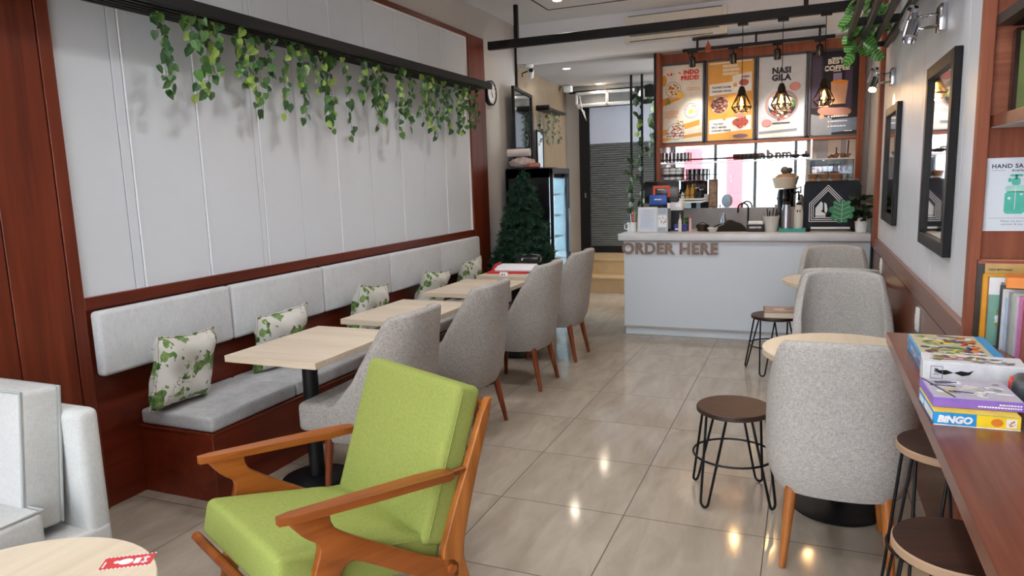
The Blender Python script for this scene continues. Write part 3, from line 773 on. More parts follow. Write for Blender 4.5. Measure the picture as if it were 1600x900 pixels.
# ---- black beam, hangers, pendants
bmn = thing('ceiling_beam', 'long black beam hung under the ceiling in front of the order counter', 'beam', (0, 3.95, 2.885))
mb = MB(); mb.span(-1.75, 1.84, -.03, .03, 0, .082, .002, 1); obj('beam', mb, M_black, bmn)
mb = MB(); mb.span(-1.455, -1.415, -.02, .02, .08, .415, .002, 1); obj('hanger', mb, M_black, bmn)
mb = MB(); mb.span(1.275, 1.315, -.02, .02, .08, .415, .002, 1); obj('hanger', mb, M_black, bmn)
M_bulb = emit('warm_filament', (1.0, .58, .14, 1), 26.0)
M_amber = glass('amber_bulb_glass', (1.0, .72, .30, 1), .1)
M_bronze = plain('dark_bronze_wire', L(44, 32, 26), .4, .6)
def make_pendant():
    t = thing('pendant_lamp', '', 'lamp')
    mb = MB(); mb.span(-.045, .045, -.03, .03, -.026, 0, .003, 1); obj('ceiling_mount', mb, M_black, t)
    mb = MB(); mb.tube([(0, 0, -.02), (0, 0, -.57)], .0035, 6); obj('cord', mb, M_black, t)
    mb = MB(); mb.lathe([(.018, -.56), (.034, -.60), (.037, -.645), (.034, -.648), (.0, -.648)], 16); obj('socket_cap', mb, M_bronze, t)
    mb = MB(); n = 8
    top = [(.036 * cos(2 * pi * k / n), .036 * sin(2 * pi * k / n), -.63) for k in range(n)]
    mid = [(.092 * cos(2 * pi * (k + .5) / n), .092 * sin(2 * pi * (k + .5) / n), -.745) for k in range(n)]
    low = [(.056 * cos(2 * pi * k / n), .056 * sin(2 * pi * k / n), -.79) for k in range(n)]
    R_ = .0044
    for k in range(n):
        q = (k + 1) % n
        for a, b_ in ((top[k], mid[k]), (top[q], mid[k]), (mid[k], mid[q]), (mid[k], low[k]), (mid[k], low[q]), (low[k], low[q]), (top[k], top[q])): mb.tube([a, b_], R_, 5)
    obj('wire_shade', mb, M_bronze, t)
    mb = MB(); mb.lathe([(.012, -.645), (.022, -.675), (.03, -.71), (.026, -.745), (.0, -.762)], 16, caps=False); obj('bulb', mb, M_amber, t, 180)
    mb = MB()
    for k in range(4):
        a = pi / 2 * k; mb.tube([(.005 * cos(a), .005 * sin(a), -.66), (.011 * cos(a), .011 * sin(a), -.70), (.005 * cos(a), .005 * sin(a), -.742)], .0035, 5)
    obj('filament', mb, M_bulb, t)
    ld = bpy.data.lights.new('bulb_light', 'POINT'); ld.energy = 3.0; ld.color = (1, .62, .28); ld.shadow_soft_size = .03
    lo = bpy.data.objects.new('bulb_light', ld); COL.objects.link(lo); lo.parent = t; lo.location = (0, 0, -.775)
    return t
pn = make_pendant()
for k, (x, lab) in enumerate(((.772, 'left wire cage pendant with a glowing amber bulb, before the wings poster'), (1.113, 'middle wire cage pendant with a glowing amber bulb, before the NASI GILA poster'), (1.462, 'right wire cage pendant with a glowing amber bulb, before the coffee poster'))):
    if k == 0: pn.location = (x, 3.95, 2.885); pn['label'] = lab; pn['group'] = 'pendant lamps on the black beam'
    else: dup(pn, (x, 3.95, 2.885 if k < 2 else 2.895), 0, lab, 'pendant lamps on the black beam')
# ---- spot track under the bulkhead
tr = thing('spot_track', 'thin black track bar below the white bulkhead over the menu posters', 'track', (0, 4.80, 2.815))
mb = MB(); mb.span(.10, 1.56, -.017, .017, 0, .03, .002, 1); obj('rail', mb, M_black, tr)
mb = MB()
for x in (.25, .83, 1.42): mb.span(x - .01, x + .01, -.01, .01, .03, .12)
mb.span(.2, 1.47, -.012, .058, .11, .13); obj('bracket', mb, M_black, tr)
def make_spot():
    t = thing('track_spotlight', '', 'spotlight')
    mb = MB(); mb.span(-.05, .05, -.018, .018, -.022, 0, .002, 1); obj('adapter', mb, M_black, t)
    mb = MB(); mb.cyl((0, 0, -.05), .008, .03, 10); obj('stem', mb, M_black, t)
    hd = MB(); hd.lathe([(.0, .05), (.030, .045), (.034, .03), (.034, -.055), (.029, -.055), (.027, -.04), (0, -.04)], 20)
    h = obj('head', hd, M_blackgl, t); h.matrix_local = T(0, .0, -.10) @ RX(radians(24))
    mb = MB(); mb.disc((0, 0, -.044), .026, .002, 16); obj('lens', mb, emit('spot_lens', (1, .86, .66, 1), 6), h)
    ld = bpy.data.lights.new('spot_beam', 'SPOT'); ld.energy = 13; ld.color = (1, .97, .92); ld.spot_size = radians(58); ld.spot_blend = .8; ld.shadow_soft_size = .03
    lo = bpy.data.objects.new('spot_beam', ld); COL.objects.link(lo); lo.parent = t; lo.location = (0, .035, -.17); lo.rotation_euler = (radians(26), 0, 0)
    return t
sp = make_spot()
for k, (x, lab) in enumerate(((.20, 'black track spotlight above the INDO PRIDE poster'), (.61, 'black track spotlight above the wings poster'), (1.035, 'black track spotlight above the NASI GILA poster'), (1.425, 'black track spotlight above the coffee poster'))):
    if k == 0: sp.location = (x, 4.80, 2.815); sp['label'] = lab; sp['group'] = 'track spotlights'
    else: dup(sp, (x, 4.80, 2.815), 0, lab, 'track spotlights')
orn = thing('red_ornament', 'small red brown hanging ornament in front of the spot track', 'ornament', (.372, 4.70, 2.915))
mb = MB(); mb.tube([(0, 0, 0), (0, .14, .035)], .002, 4); mb.tube([(0, 0, .0), (0, 0, -.03)], .002, 4); obj('string', mb, M_stem, orn)
mb = MB(); mb.lathe([(.002, -.02), (.012, -.05), (.03, -.09), (.026, -.13), (.0, -.14)], 14); obj('bead', mb, plain('red_brown_bead', L(168, 70, 40), .35), orn)

# ---- air conditioner built into the bulkhead
acu = thing('air_conditioner', 'wide cream wall air conditioner on the white bulkhead', 'air conditioner', (0, 4.85, 2.96))
M_cream = plain('cream_plastic', L(226, 222, 212), .4, var=.02)
mb = MB(); mb.span(-.52, .55, -.06, 0, 0, .285, .012, 3); obj('body', mb, M_cream, acu)
mb = MB(); mb.span(-.47, .50, -.075, -.05, .09, .27, .008, 2); obj('front_panel', mb, M_cream, acu)
mb = MB(); mb.span(-.45, .40, -.068, -.055, .02, .065, .004, 1); obj('louvre', mb, M_cream, acu)
mb = MB(); mb.span(-.46, .47, -.064, -.058, .068, .078); mb.span(-.46, .41, -.064, -.058, .010, .018); mb.span(-.47, .50, -.077, -.07, .268, .276); obj('gap', mb, plain('shadow_gap_grey', L(104, 100, 96), .6), acu)  # solid grey strips, colour stands in for shade in the casing gaps

# ---- downlights
M_dl = emit('downlight_glow', (1, .86, .66, 1), 30)
def downlight(x, y, z, lab, power=18, grp='recessed downlights', soft=.04, colr=(1, .84, .66)):
    t = thing('recessed_downlight', lab, 'ceiling light', (x, y, z), 0, grp)
    mb = MB(); mb.lathe([(.055, 0), (.055, -.004), (.042, -.005), (.042, 0)], 24, caps=False); obj('trim_ring', mb, M_pla, t)
    mb = MB(); mb.disc((0, 0, -.003), .041, .002, 20); obj('lens', mb, M_dl, t)
    ld = bpy.data.lights.new('downlight_beam', 'SPOT'); ld.energy = power; ld.color = colr; ld.spot_size = radians(150); ld.spot_blend = .9; ld.shadow_soft_size = soft
    lo = bpy.data.objects.new('downlight_beam', ld); COL.objects.link(lo); lo.parent = t; lo.location = (0, 0, -.02)
downlight(-1.395, 5.45, 2.865, 'round downlight nearer to us in the lower back ceiling', 7)
downlight(-1.43, 7.05, 2.865, 'round downlight deeper in the alley, above the air curtain', 6)
downlight(-1.0, 3.98, 3.3, 'round downlight in the main ceiling by the hatch line', 14)

for k in range(8):  # added unseen fill lamps, brighten the room where daylight falls off
    downlight((-.55, .95)[k % 2], (-3.4, -1.6, .2, 2.0)[k // 2], 3.3, 'added unseen fill downlight in the ceiling, %s row from the shopfront, on the %s' % (ORD[k // 2], ('left', 'right')[k % 2]), 34, soft=.15, colr=(.97, .98, 1))
# ---- security camera
cc = thing('security_camera', 'small white security camera at the corner under the bulkhead', 'camera', (-1.68, 4.93, 2.865))
mb = MB(); mb.cyl((0, 0, -.03), .05, .03, 20, bev=.005); mb.tube([(0, 0, -.03), (0, 0, -.07)], .018, 10); obj('mount', mb, M_pla, cc)
hd = MB(); hd.lathe([(0, -.06), (.034, -.055), (.036, .05), (.03, .06), (0, .06)], 20); h = obj('housing', hd, M_pla, cc); h.matrix_local = T(.025, -.02, -.105) @ RZ(.4) @ RX(radians(62))
mb = MB(); mb.cyl((0, 0, .056), .026, .012, 18); obj('lens', mb, M_blackgl, h)
mb = MB(); mb.tube([(-.02, .0, -.07), (-.09, .0, -.09), (-.09, 0, -.13)], .008, 6); obj('bracket', mb, M_black, cc)
mb = MB(); mb.tube([(0, .02, -.10), (-.01, .03, -.18), (-.05, .05, -.24), (-.09, .06, -.16)], .003, 5); obj('cable', mb, M_pla, cc)

# ---- clock
ck = thing('wall_clock', 'round black rimmed clock on the grey wall beyond the red post', 'clock', (-1.822, 4.065, 2.47))
CM = RY(radians(90))
mb = MB(); mb.lathe([(.13, 0), (.13, .04), (.113, .045), (.113, .03), (0, .03)], 40, CM); obj('rim', mb, M_black, ck)
mb = MB(); mb.disc((0, 0, .031), .112, .002, 36, CM); obj('dial', mb, M_paper, ck)
mb = MB()
for k in range(12):
    a = 2 * pi * k / 12; mb.box((0.095 * cos(a), .095 * sin(a), .0345), (.016, .004, .002), M=CM @ T(0, 0, 0) if False else CM @ RZ(0))
obj('hour_marks', mb, M_black, ck)
mb = MB(); mb.tube([(.036, 0, 0), (.036, 0, .075)], .003, 5); mb.tube([(.036, 0, 0), (.036, .03, -.045)], .004, 5); obj('hands', mb, M_black, ck)

# ---- framed pane at the alley mouth
M_mirr = plain('mirror_silver', L(216, 218, 220), .03, 1.0, var=.0)
M_mirrg = plain('greenish_mirror', L(176, 186, 188), .06, 1.0, var=.0)
def framed(t, w_, h_, fw, dep, fm, pm):
    # local: x along width, y depth toward viewer (-y), z up, origin bottom centre
    mb = MB()
    for a in ((-w_ / 2, -w_ / 2 + fw, 0, h_), (w_ / 2 - fw, w_ / 2, 0, h_), (-w_ / 2 + fw, w_ / 2 - fw, 0, fw), (-w_ / 2 + fw, w_ / 2 - fw, h_ - fw, h_)): mb.span(a[0], a[1], -dep, 0, a[2], a[3], .002, 1)
    obj('frame', mb, fm, t)
    mb = MB(); mb.span(-w_ / 2 + fw, w_ / 2 - fw, -dep * .45, -dep * .25, fw, h_ - fw); obj('pane', mb, pm, t)
fm1 = thing('framed_mirror', 'tall black framed mirror on the grey wall above the fridge', 'mirror', (-1.79, 4.93, 1.685), radians(90 + 9))
framed(fm1, 1.0, .895, .035, .03, M_black, M_mirrg)
fm2 = thing('glass_panel', 'narrow black framed glass panel beside the framed mirror in the alley', 'panel', (-1.835, 5.62, 1.3), radians(94.5))
framed(fm2, .30, .86, .02, .02, M_black, plain('milky_glass', L(190, 198, 204), .2))
pr = thing('wall_rack', 'small dark wall rack with trailing vines in the alley', 'rack', (-1.86, 5.95, 2.40), radians(4.5))
mb = MB(); mb.span(.0, .17, -.45, .45, 0, .03); mb.span(.0, .17, -.45, -.42, .0, .06); obj('slats', mb, M_black, pr)
for k in range(4):
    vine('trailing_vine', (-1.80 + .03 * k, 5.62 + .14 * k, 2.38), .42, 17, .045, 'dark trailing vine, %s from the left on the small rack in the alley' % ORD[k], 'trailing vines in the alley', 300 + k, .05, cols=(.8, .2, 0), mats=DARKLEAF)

# ---- right wall mirrors and lamps
m1 = thing('wall_mirror', 'black framed tall mirror on the right wall, nearer to us', 'mirror', (1.899, .68, 1.175), radians(-90)); framed(m1, .71, .835, .055, .03, M_black, M_mirr)
m2 = thing('wall_mirror', 'black framed tall mirror on the right wall, farther from us', 'mirror', (1.899, 2.61, 1.168), radians(-90)); framed(m2, .74, .80, .055, .03, M_black, M_mirr)
def make_lamp():
    # origin on the wall, -x into the room
    t = thing('wall_spot_lamp', '', 'lamp')
    mb = MB(); mb.span(-.03, 0, -.055, .055, -.06, .06, .006, 2); obj('wall_plate', mb, M_chrome, t)
    mb = MB(); mb.span(-.034, -.03, -.02, .02, -.012, .022); obj('switch', mb, M_blackgl, t)
    for y, z in ((.045, .03), (-.03, -.035)):
        mb = MB(); mb.tube([(-.03, y, z), (-.12, y + .05, z)], .007, 8); obj('arm', mb, M_chrome, t)
    for y, z, rx in ((.10, .03, 35), (.02, -.04, -35)):
        hd = MB(); hd.lathe([(0, .06), (.02, .058), (.03, .045), (.03, .03), (.033, -.05), (.028, -.05), (.026, -.03), (0, -.03)], 18)
        h = obj('lamp_head', hd, M_chrome, t); h.matrix_local = T(-.13, y, z) @ RX(radians(rx)) @ RY(radians(12))
    return t
wl = make_lamp(); wl.location = (1.90, .80, 2.20); wl['label'] = 'chrome twin spot wall lamp nearer to us, high on the right wall'; wl['group'] = 'chrome wall lamps'
wl2 = dup(wl, (1.90, 2.78, 2.18), 0, 'chrome twin spot wall lamp farther from us, above the far wall mirror', 'chrome wall lamps')
mb = MB(); mb.disc((0, 0, -.032), .024, .002, 14); hh = [c for c in kids(wl2) if c.name.startswith('lamp_head')]
obj('lens', mb, emit('warm_lens', (1, .7, .3, 1), 8), hh[1])
ld = bpy.data.lights.new('lamp_beam', 'SPOT'); ld.energy = 5; ld.color = (1, .68, .3); ld.spot_size = radians(100); ld.spot_blend = .8; ld.shadow_soft_size = .02
lo = bpy.data.objects.new('lamp_beam', ld); COL.objects.link(lo); lo.parent = wl2; lo.location = (-.10, .0, -.12); lo.rotation_euler = (0, radians(-40), 0)
for y, z, lab in ((.955, .795, 'white wall outlet in the dark dado above the ledge, nearer to us'), (2.882, .825, 'white wall outlet in the dark dado beyond the chairs, farther away')):
    t = thing('wall_outlet', lab, 'outlet', (1.886, y, z), 0, 'wall outlets')
    mb = MB(); mb.span(-.014, 0, -.035, .035, -.058, .058, .004, 2); obj('plate', mb, M_pla, t)
    mb = MB(); mb.span(-.018, -.013, -.014, .014, -.025, .025, .002, 1); obj('socket', mb, M_pla, t)
ol = thing('wall_outlet', 'small white wall outlet in the red panel behind the first pillow', 'outlet', (-1.80, -.105, .60), 0, 'wall outlets')
mb = MB(); mb.span(0, .012, -.03, .03, -.03, .03, .003, 2); obj('plate', mb, M_pla, ol)
mb = MB(); mb.span(.011, .014, -.01, .01, -.01, .01); obj('socket', mb, M_pla, ol)
# ================================================================ ORDER COUNTER AND BAR
ctr = thing('order_counter', 'white order counter with brown ORDER HERE lettering at the back of the cafe', 'counter', (0, 3.74, 0))
mb = MB(); mb.span(-.285, 1.865, 0, .56, .085, .93, .003, 1); obj('body', mb, M_counter, ctr)
mb = MB(); mb.span(-.275, 1.865, .01, .56, 0, .075, .004, 1); obj('kick_board', mb, M_counter, ctr)
mb = MB(); mb.span(-.292, 1.865, -.008, .56, .070, .09, .002, 1); mb.span(-.292, 1.865, -.008, .56, .917, .932, .002, 1); obj('edge_trim', mb, plain('grey_edge', L(176, 172, 168), .4), ctr)
M_marble = plain('pale_marble', L(214, 214, 216), .22, var=.07, scale=6)
mb = MB(); mb.span(-.335, 1.865, -.04, .60, .932, .995, .004, 2); obj('worktop', mb, M_marble, ctr)
mb = MB(); mb.text('ORDER HERE', .147, .02, T(-.302, -.001, .803) @ RX(radians(90)), bold=.0048, spacing=1.06); obj('lettering', mb, plain('brown_letters', L(138, 112, 98), .45), ctr)

# bar mirror, shelves
bm_ = thing('bar_mirror', 'wide mirror behind the bar below the menu posters', 'mirror', (0, 5.215, 1.165))
mb = MB(); mb.span(-.18, 1.33, -.006, 0, 0, .695); obj('pane', mb, plain('mirror_silver_bright', L(240, 240, 240), .02, 1.0, var=0), bm_)
mb = MB(); mb.span(1.325, 1.337, -.012, 0, 0, .695); mb.span(-.18, 1.33, -.010, 0, -.008, .0); obj('edge_trim', mb, M_steel, bm_)
M_pg = glass('shelf_glass', (.86, .93, .92, 1), .3)
M_clear = glass('clear_drinking_glass', (.9, .92, .93, 1), .6)
sh1 = thing('bar_shelf', 'long upper glass shelf with dark rail across the bar mirror', 'shelf', (0, 5.21, 1.675))
mb = MB(); mb.span(-.175, 1.385, -.16, 0, 0, .01); obj('glass_plate', mb, M_pg, sh1)
mb = MB(); mb.tube([(-.175, -.155, .035), (1.33, -.155, .035)], .006, 8); obj('front_rail', mb, M_black, sh1)
mb = MB(); mb.span(1.37, 1.39, -.17, 0, -.02, .19); mb.span(-.18, 1.39, -.165, -.15, -.012, 0); obj('edge', mb, M_steel, sh1)
sh2 = thing('bar_shelf', 'short middle glass shelf with navy cups on the left of the bar mirror', 'shelf', (0, 5.21, 1.468))
mb = MB(); mb.span(-.175, .36, -.16, 0, 0, .01); obj('glass_plate', mb, M_pg, sh2)
mb = MB(); mb.tube([(-.175, -.155, .07), (.43, -.155, .07)], .004, 8); obj('front_rail', mb, M_black, sh2)
sh3 = thing('bar_shelf', 'low white shelf with small bottles left of the bar mirror', 'shelf', (0, 5.205, 1.232))
mb = MB(); mb.span(-.05, .28, -.16, 0, 0, .018, .002, 1); mb.span(-.05, .28, -.16, 0, .03, .046, .002, 1); obj('boards', mb, M_pla, sh3)
mb = MB(); mb.tube([(-.05, -.155, .085), (.2, -.155, .085)], .004, 8); obj('front_rail', mb, M_black, sh3)
def small(name, lab, cat, loc, grp, parts):
    t = thing(name, lab, cat, loc, 0, grp)
    for nm, mb, m in parts: obj(nm, mb, m, t)
    return t
def tumbler(r, h, r2=None):
    r2 = r2 or r; mb = MB(); mb.lathe([(0, 0), (r, 0), (r2, h), (r2 - .003, h), (r - .003, .006), (0, .006)], 14); return mb
for k in range(7):
    o = obj('drinking_glass', tumbler(.024, .105, .027), M_clear); o.location = (-.145 + .041 * k, 5.12 + .02 * (k % 2), 1.6855)
    tag(o, ORD[k] + ' clear tall glass from the left end of the upper bar shelf', 'glass', 'clear glasses on the upper bar shelf')
M_brownpot = plain('dark_brown_glaze', L(66, 48, 42), .35, var=.3, scale=30)
for k in range(6):
    mb = MB(); mb.lathe([(0, 0), (.018, 0), (.027, .03), (.026, .06), (.022, .062), (.022, .01), (0, .01)], 14)
    mb.tube([(.024, 0, .05), (.040, 0, .045), (.040, 0, .025), (.024, 0, .018)], .004, 6)
    o = obj('espresso_cup', mb, M_brownpot); o.location = (.62 + .045 * k, 5.12 + .015 * (k % 2), 1.686); tag(o, ORD[k] + ' dark brown cup from the left in the middle of the upper bar shelf', 'cup', 'brown cups on the upper bar shelf')
for k, (lab, ch) in enumerate((('grey metal letter n on the upper bar shelf', 'n'), ('grey metal letter b on the upper bar shelf', 'b'), ('grey metal letters nm standing right of the letter b on the upper bar shelf', 'nm'))):
    mb = MB(); mb.text(ch, .135, .02, RX(radians(90)), bold=.003); o = obj('shelf_letter', mb, plain('dark_grey_letter', L(96, 90, 92), .4)); o.location = ((.855, .935, 1.02)[k], 5.09, 1.686); tag(o, lab, 'letter', 'letters on the upper bar shelf')
for k, x in enumerate((1.225, 1.325)):
    mb = MB(); mb.lathe([(0, 0), (.03, 0), (.04, .02), (.036, .035), (.012, .04), (.006, .05), (.012, .062), (0, .066)], 16)
    o = obj('lidded_pot', mb, M_brownpot); o.location = (x, 5.11, 1.686); tag(o, ('small dark lidded pot, left one at the right end of the upper bar shelf', 'small dark lidded pot, right one at the right end of the upper bar shelf')[k], 'pot', 'lidded pots on the upper bar shelf')
M_navy = plain('navy_enamel', L(40, 48, 78), .3); 
for k in range(3):
    t = small('navy_cup', ORD[k] + ' navy cup with white bands from the left end of the middle bar shelf', 'cup', (-.125 + .07 * k, 5.12, 1.479), 'navy cups on the middle bar shelf',
              [('body', tumbler(.03, .15, .032), M_navy)])
    mb = MB(); 
    for z in (.012, .075, .11): mb.lathe([(.0325, z), (.0335, z + .012), (.0325, z + .03)], 14, caps=False)
    obj('bands', mb, M_paper, t)
M_smoke = glass('smoky_glass', (.45, .42, .42, 1), .5)
for k in range(5):
    o = obj('tumbler', tumbler(.022, .125, .026), M_smoke if k < 3 else M_clear); o.location = (.115 + .048 * k, 5.12 + .012 * (k % 2), 1.479)
    tag(o, ORD[k] + ' smoky tumbler to the right of the navy cups on the middle bar shelf' if k < 3 else ('left', 'right')[k - 3] + ' one of two clear tumblers at the right end of the middle bar shelf', 'tumbler', 'smoky tumblers on the middle bar shelf' if k < 3 else 'clear tumblers on the middle bar shelf')
def bottle(name, lab, cat, loc, grp, r, h, m, cap, neck=.4):
    b1 = MB(); b1.lathe([(0, 0), (r, 0), (r, h * .55), (r * neck, h * .72), (r * neck, h * .88), (0, h * .88)], 14)
    b2 = MB(); b2.cyl((0, 0, h * .88), r * neck * 1.15, h * .12, 12)
    return small(name, lab, cat, loc, grp, [('body', b1, m), ('cap', b2, cap)])
M_amberliq = plain('amber_syrup', L(190, 140, 60), .15); M_dkbot = plain('dark_brown_bottle', L(48, 34, 30), .15)
for k, (x, m, cp, h) in enumerate(((.0, M_dkbot, M_black, .10), (.055, M_pla, M_black, .08), (.11, M_amberliq, M_black, .17), (.165, M_amberliq, M_black, .18), (.205, M_blackgl, M_pla, .12), (.25, M_blackgl, M_pla, .10))):
    labs = ('small dark bottle at the left end of the low bar shelf', 'small white jar on the low bar shelf', 'amber syrup bottle on the low bar shelf, left of the pair', 'amber syrup bottle on the low bar shelf, right of the pair', 'black bottle with white cap beside the syrups', 'short black bottle with white cap at the right end of the low shelf')
    bottle('syrup_bottle', labs[k], 'bottle', (x, 5.12, 1.279), 'bottles on the low bar shelf', .02, h, m, cp)
fr_ = thing('shelf_picture', 'small brown picture panel leaning at the mirror beside the shelves', 'picture', (.38, 5.19, 1.168))
mb = MB(); mb.span(-.048, .048, -.012, 0, 0, .315, .002, 1); obj('frame', mb, plain('brown_frame', L(96, 70, 52), .5, var=.3, scale=18), fr_)
mb = MB(); mb.span(-.036, .036, -.014, -.011, .02, .295); obj('print', mb, plain('brown_print', L(150, 120, 96), .5, var=.5, scale=26), fr_)
sb = thing('soap_sponge', 'pale blue plastic bag of sponges on the ledge of the bar mirror', 'bag', (.53, 5.17, 1.168))
mb = MB(); mb.sphere((0, 0, .06), .06, 8, SC(.95, .5, 1.25)); obj('bag', mb, plain('pale_blue_bag', L(168, 194, 220), .35, var=.2, scale=30), sb)
mb = MB(); mb.span(-.09, .09, -.04, .02, -.003, .002); obj('ledge', mb, M_steel, sb)

# back counter under the mirror
bc_ = thing('back_counter', 'low back counter with grey stone top under the bar mirror', 'counter', (0, 4.62, 0))
mb = MB(); mb.span(-.2, 1.86, 0, .575, 0, .86); obj('body', mb, M_counter, bc_)
mb = MB(); mb.span(-.2, 1.86, -.02, .575, .86, .90, .003, 1); obj('worktop', mb, M_splash, bc_)
fa = thing('black_faucet', 'black gooseneck tap in front of the stone backsplash', 'tap', (.775, 4.95, .90))
mb = MB(); mb.cyl((0, 0, 0), .022, .02, 16); mb.tube([(0, 0, 0), (0, 0, .27)] + [(-.052 + .052 * cos(a), 0, .27 + .052 * sin(a)) for a in [pi * k / 8 for k in range(1, 9)]] + [(-.104, 0, .22)], .009, 8); obj('spout', mb, M_black, fa)
mb = MB(); mb.tube([(.015, 0, .04), (.055, 0, .06)], .006, 6); obj('lever', mb, M_black, fa)

# menu posters ---------------------------------------------------------------
def poster(x0, x1, name, lab, bg, art):
    t = thing(name, lab, 'poster', ((x0 + x1) / 2, 5.19, 1.885), 0, 'menu posters')
    w_ = (x1 - x0); mb = MB(); fw = .021
    for a in ((-w_ / 2, -w_ / 2 + fw, 0, .88), (w_ / 2 - fw, w_ / 2, 0, .88), (-w_ / 2, w_ / 2, 0, fw), (-w_ / 2, w_ / 2, .88 - fw, .88)): mb.span(a[0], a[1], -.03, .02, a[2], a[3], .002, 1)
    obj('frame', mb, plain('charcoal_frame', L(62, 62, 68), .4), t)
    mb = MB(); mb.span(-w_ / 2 + .01, w_ / 2 - .01, -.008, .015, .01, .87); obj('sheet', mb, bg, t)
    P = T(0, -.0085, 0) @ RX(radians(90))   # (x, z) plane, thickness toward the viewer
    art(t, P, w_); return t
def col(n, r, g, b): return plain('ink_' + n, L(r, g, b), .3, var=.06, scale=14, spec=.25)
K = {k: col(k, *v) for k, v in dict(red=(222, 62, 44), white=(244, 240, 234), ochre=(226, 164, 74), orange=(238, 150, 40), yellow=(246, 206, 72), cream=(236, 226, 208), brown=(132, 74, 52), meat=(176, 92, 76), dark=(52, 50, 58), green=(112, 150, 70), grey=(150, 154, 162), blue=(126, 140, 160), purple=(120, 96, 110), pink=(226, 150, 150), char=(34, 28, 32), latte=(222, 168, 132), rose=(196, 142, 124), violet=(74, 60, 82), lil=(150, 130, 160)).items()}
class Art:
    def __init__(s): s.mb = MB(); s.ms = []; s.z = 0.0
    def mi(s, m):
        if m not in s.ms: s.ms.append(m)
        return s.ms.index(m)
    def up(s): s.z += .00025
    def e(s, P, x, z, rx, m, rz=None): s.up(); s.mb.disc((x, z, s.z), rx, .0002, 26, P, s.mi(K[m]), ry=rz)
    def r(s, P, x0, x1, z0, z1, m, sk=0.0): s.up(); s.mb.prism([(x0, z0), (x1, z0 + sk), (x1, z1 + sk), (x0, z1)], .0002, P @ T(0, 0, s.z), s.mi(K[m]))
    def bits(s, P, x, z, rad, ms, n, seed, sz=.012):
        r = random.Random(seed); s.up()
        for k in range(n):
            a = r.uniform(0, 2 * pi); q = rad * sqrt(r.random()); d = r.uniform(.5, 1.2) * sz
            s.mb.disc((x + q * cos(a), z + q * sin(a), s.z + k * 1.5e-5), d, .0002, 8, P, s.mi(K[r.choice(ms)]), ry=d * r.uniform(.5, 1))
        s.z += n * 1.5e-5
    def done(s, t): obj('print', s.mb, s.ms, t, 0)
def lines(a, P, x, z, w_, n, m, h=.012, gap=.02, seed=1):
    r = random.Random(seed)
    for k in range(n):
        xx = x
        while xx < x + w_ * r.uniform(.8, 1):
            q = r.uniform(.008, .02); a.r(P, xx, min(xx + q, x + w_), z - gap * k, z - gap * k + h, m); a.z -= .00025; xx += q + .005
        a.up()
def art1(t, P, w_):
    a = Art(); a.e(P, -.20, .70, .03, 'ochre', .06); a.r(P, -.215, .19, .10, .16, 'ochre', .10); a.r(P, -.05, .215, .30, .36, 'cream', -.05); a.r(P, -.215, .0, .42, .50, 'orange', .08)
    a.r(P, -.215, .215, .035, .07, 'ochre', .05)
    for x, z, q, ms in ((-.10, .60, .095, ('yellow', 'ochre', 'brown', 'orange')), (.10, .36, .09, ('pink', 'yellow', 'white', 'ochre')), (-.07, .14, .10, ('purple', 'meat', 'pink', 'brown'))):
        a.e(P, x, z, q, 'white'); a.e(P, x, z, q * .93, 'grey'); a.e(P, x, z, q * .84, 'cream'); a.bits(P, x, z, q * .68, ms, 46, int(q * 1e4) + int(z * 100))
    a.e(P, .095, .35, .05, 'white'); a.e(P, .095, .35, .026, 'yellow'); a.e(P, -.02, .53, .045, 'yellow', .03); a.bits(P, -.15, .47, .035, ('green',), 14, 5); a.bits(P, -.02, .215, .05, ('green', 'pink'), 16, 6)
    lines(a, P, -.19, .355, .15, 4, 'ochre', .010, .02, 4); lines(a, P, .05, .60, .15, 2, 'ochre', .009, .02, 5); lines(a, P, -.17, .115, .2, 2, 'purple', .012, .03, 6)
    a.r(P, -.17, -.14, .765, .78, 'red', -.02); a.r(P, -.13, -.11, .755, .785, 'red', -.01); a.r(P, -.10, -.09, .76, .77, 'red'); a.r(P, -.04, -.015, .77, .785, 'red', -.012); a.done(t)
    mb = MB(); mb.text('INDO', .062, .002, P @ T(.012, .755, .002), bold=.0038, spacing=1.05); mb.text('PRIDE!', .062, .002, P @ T(-.015, .695, .002), bold=.0038, spacing=1.1); obj('title', mb, K['red'], t)
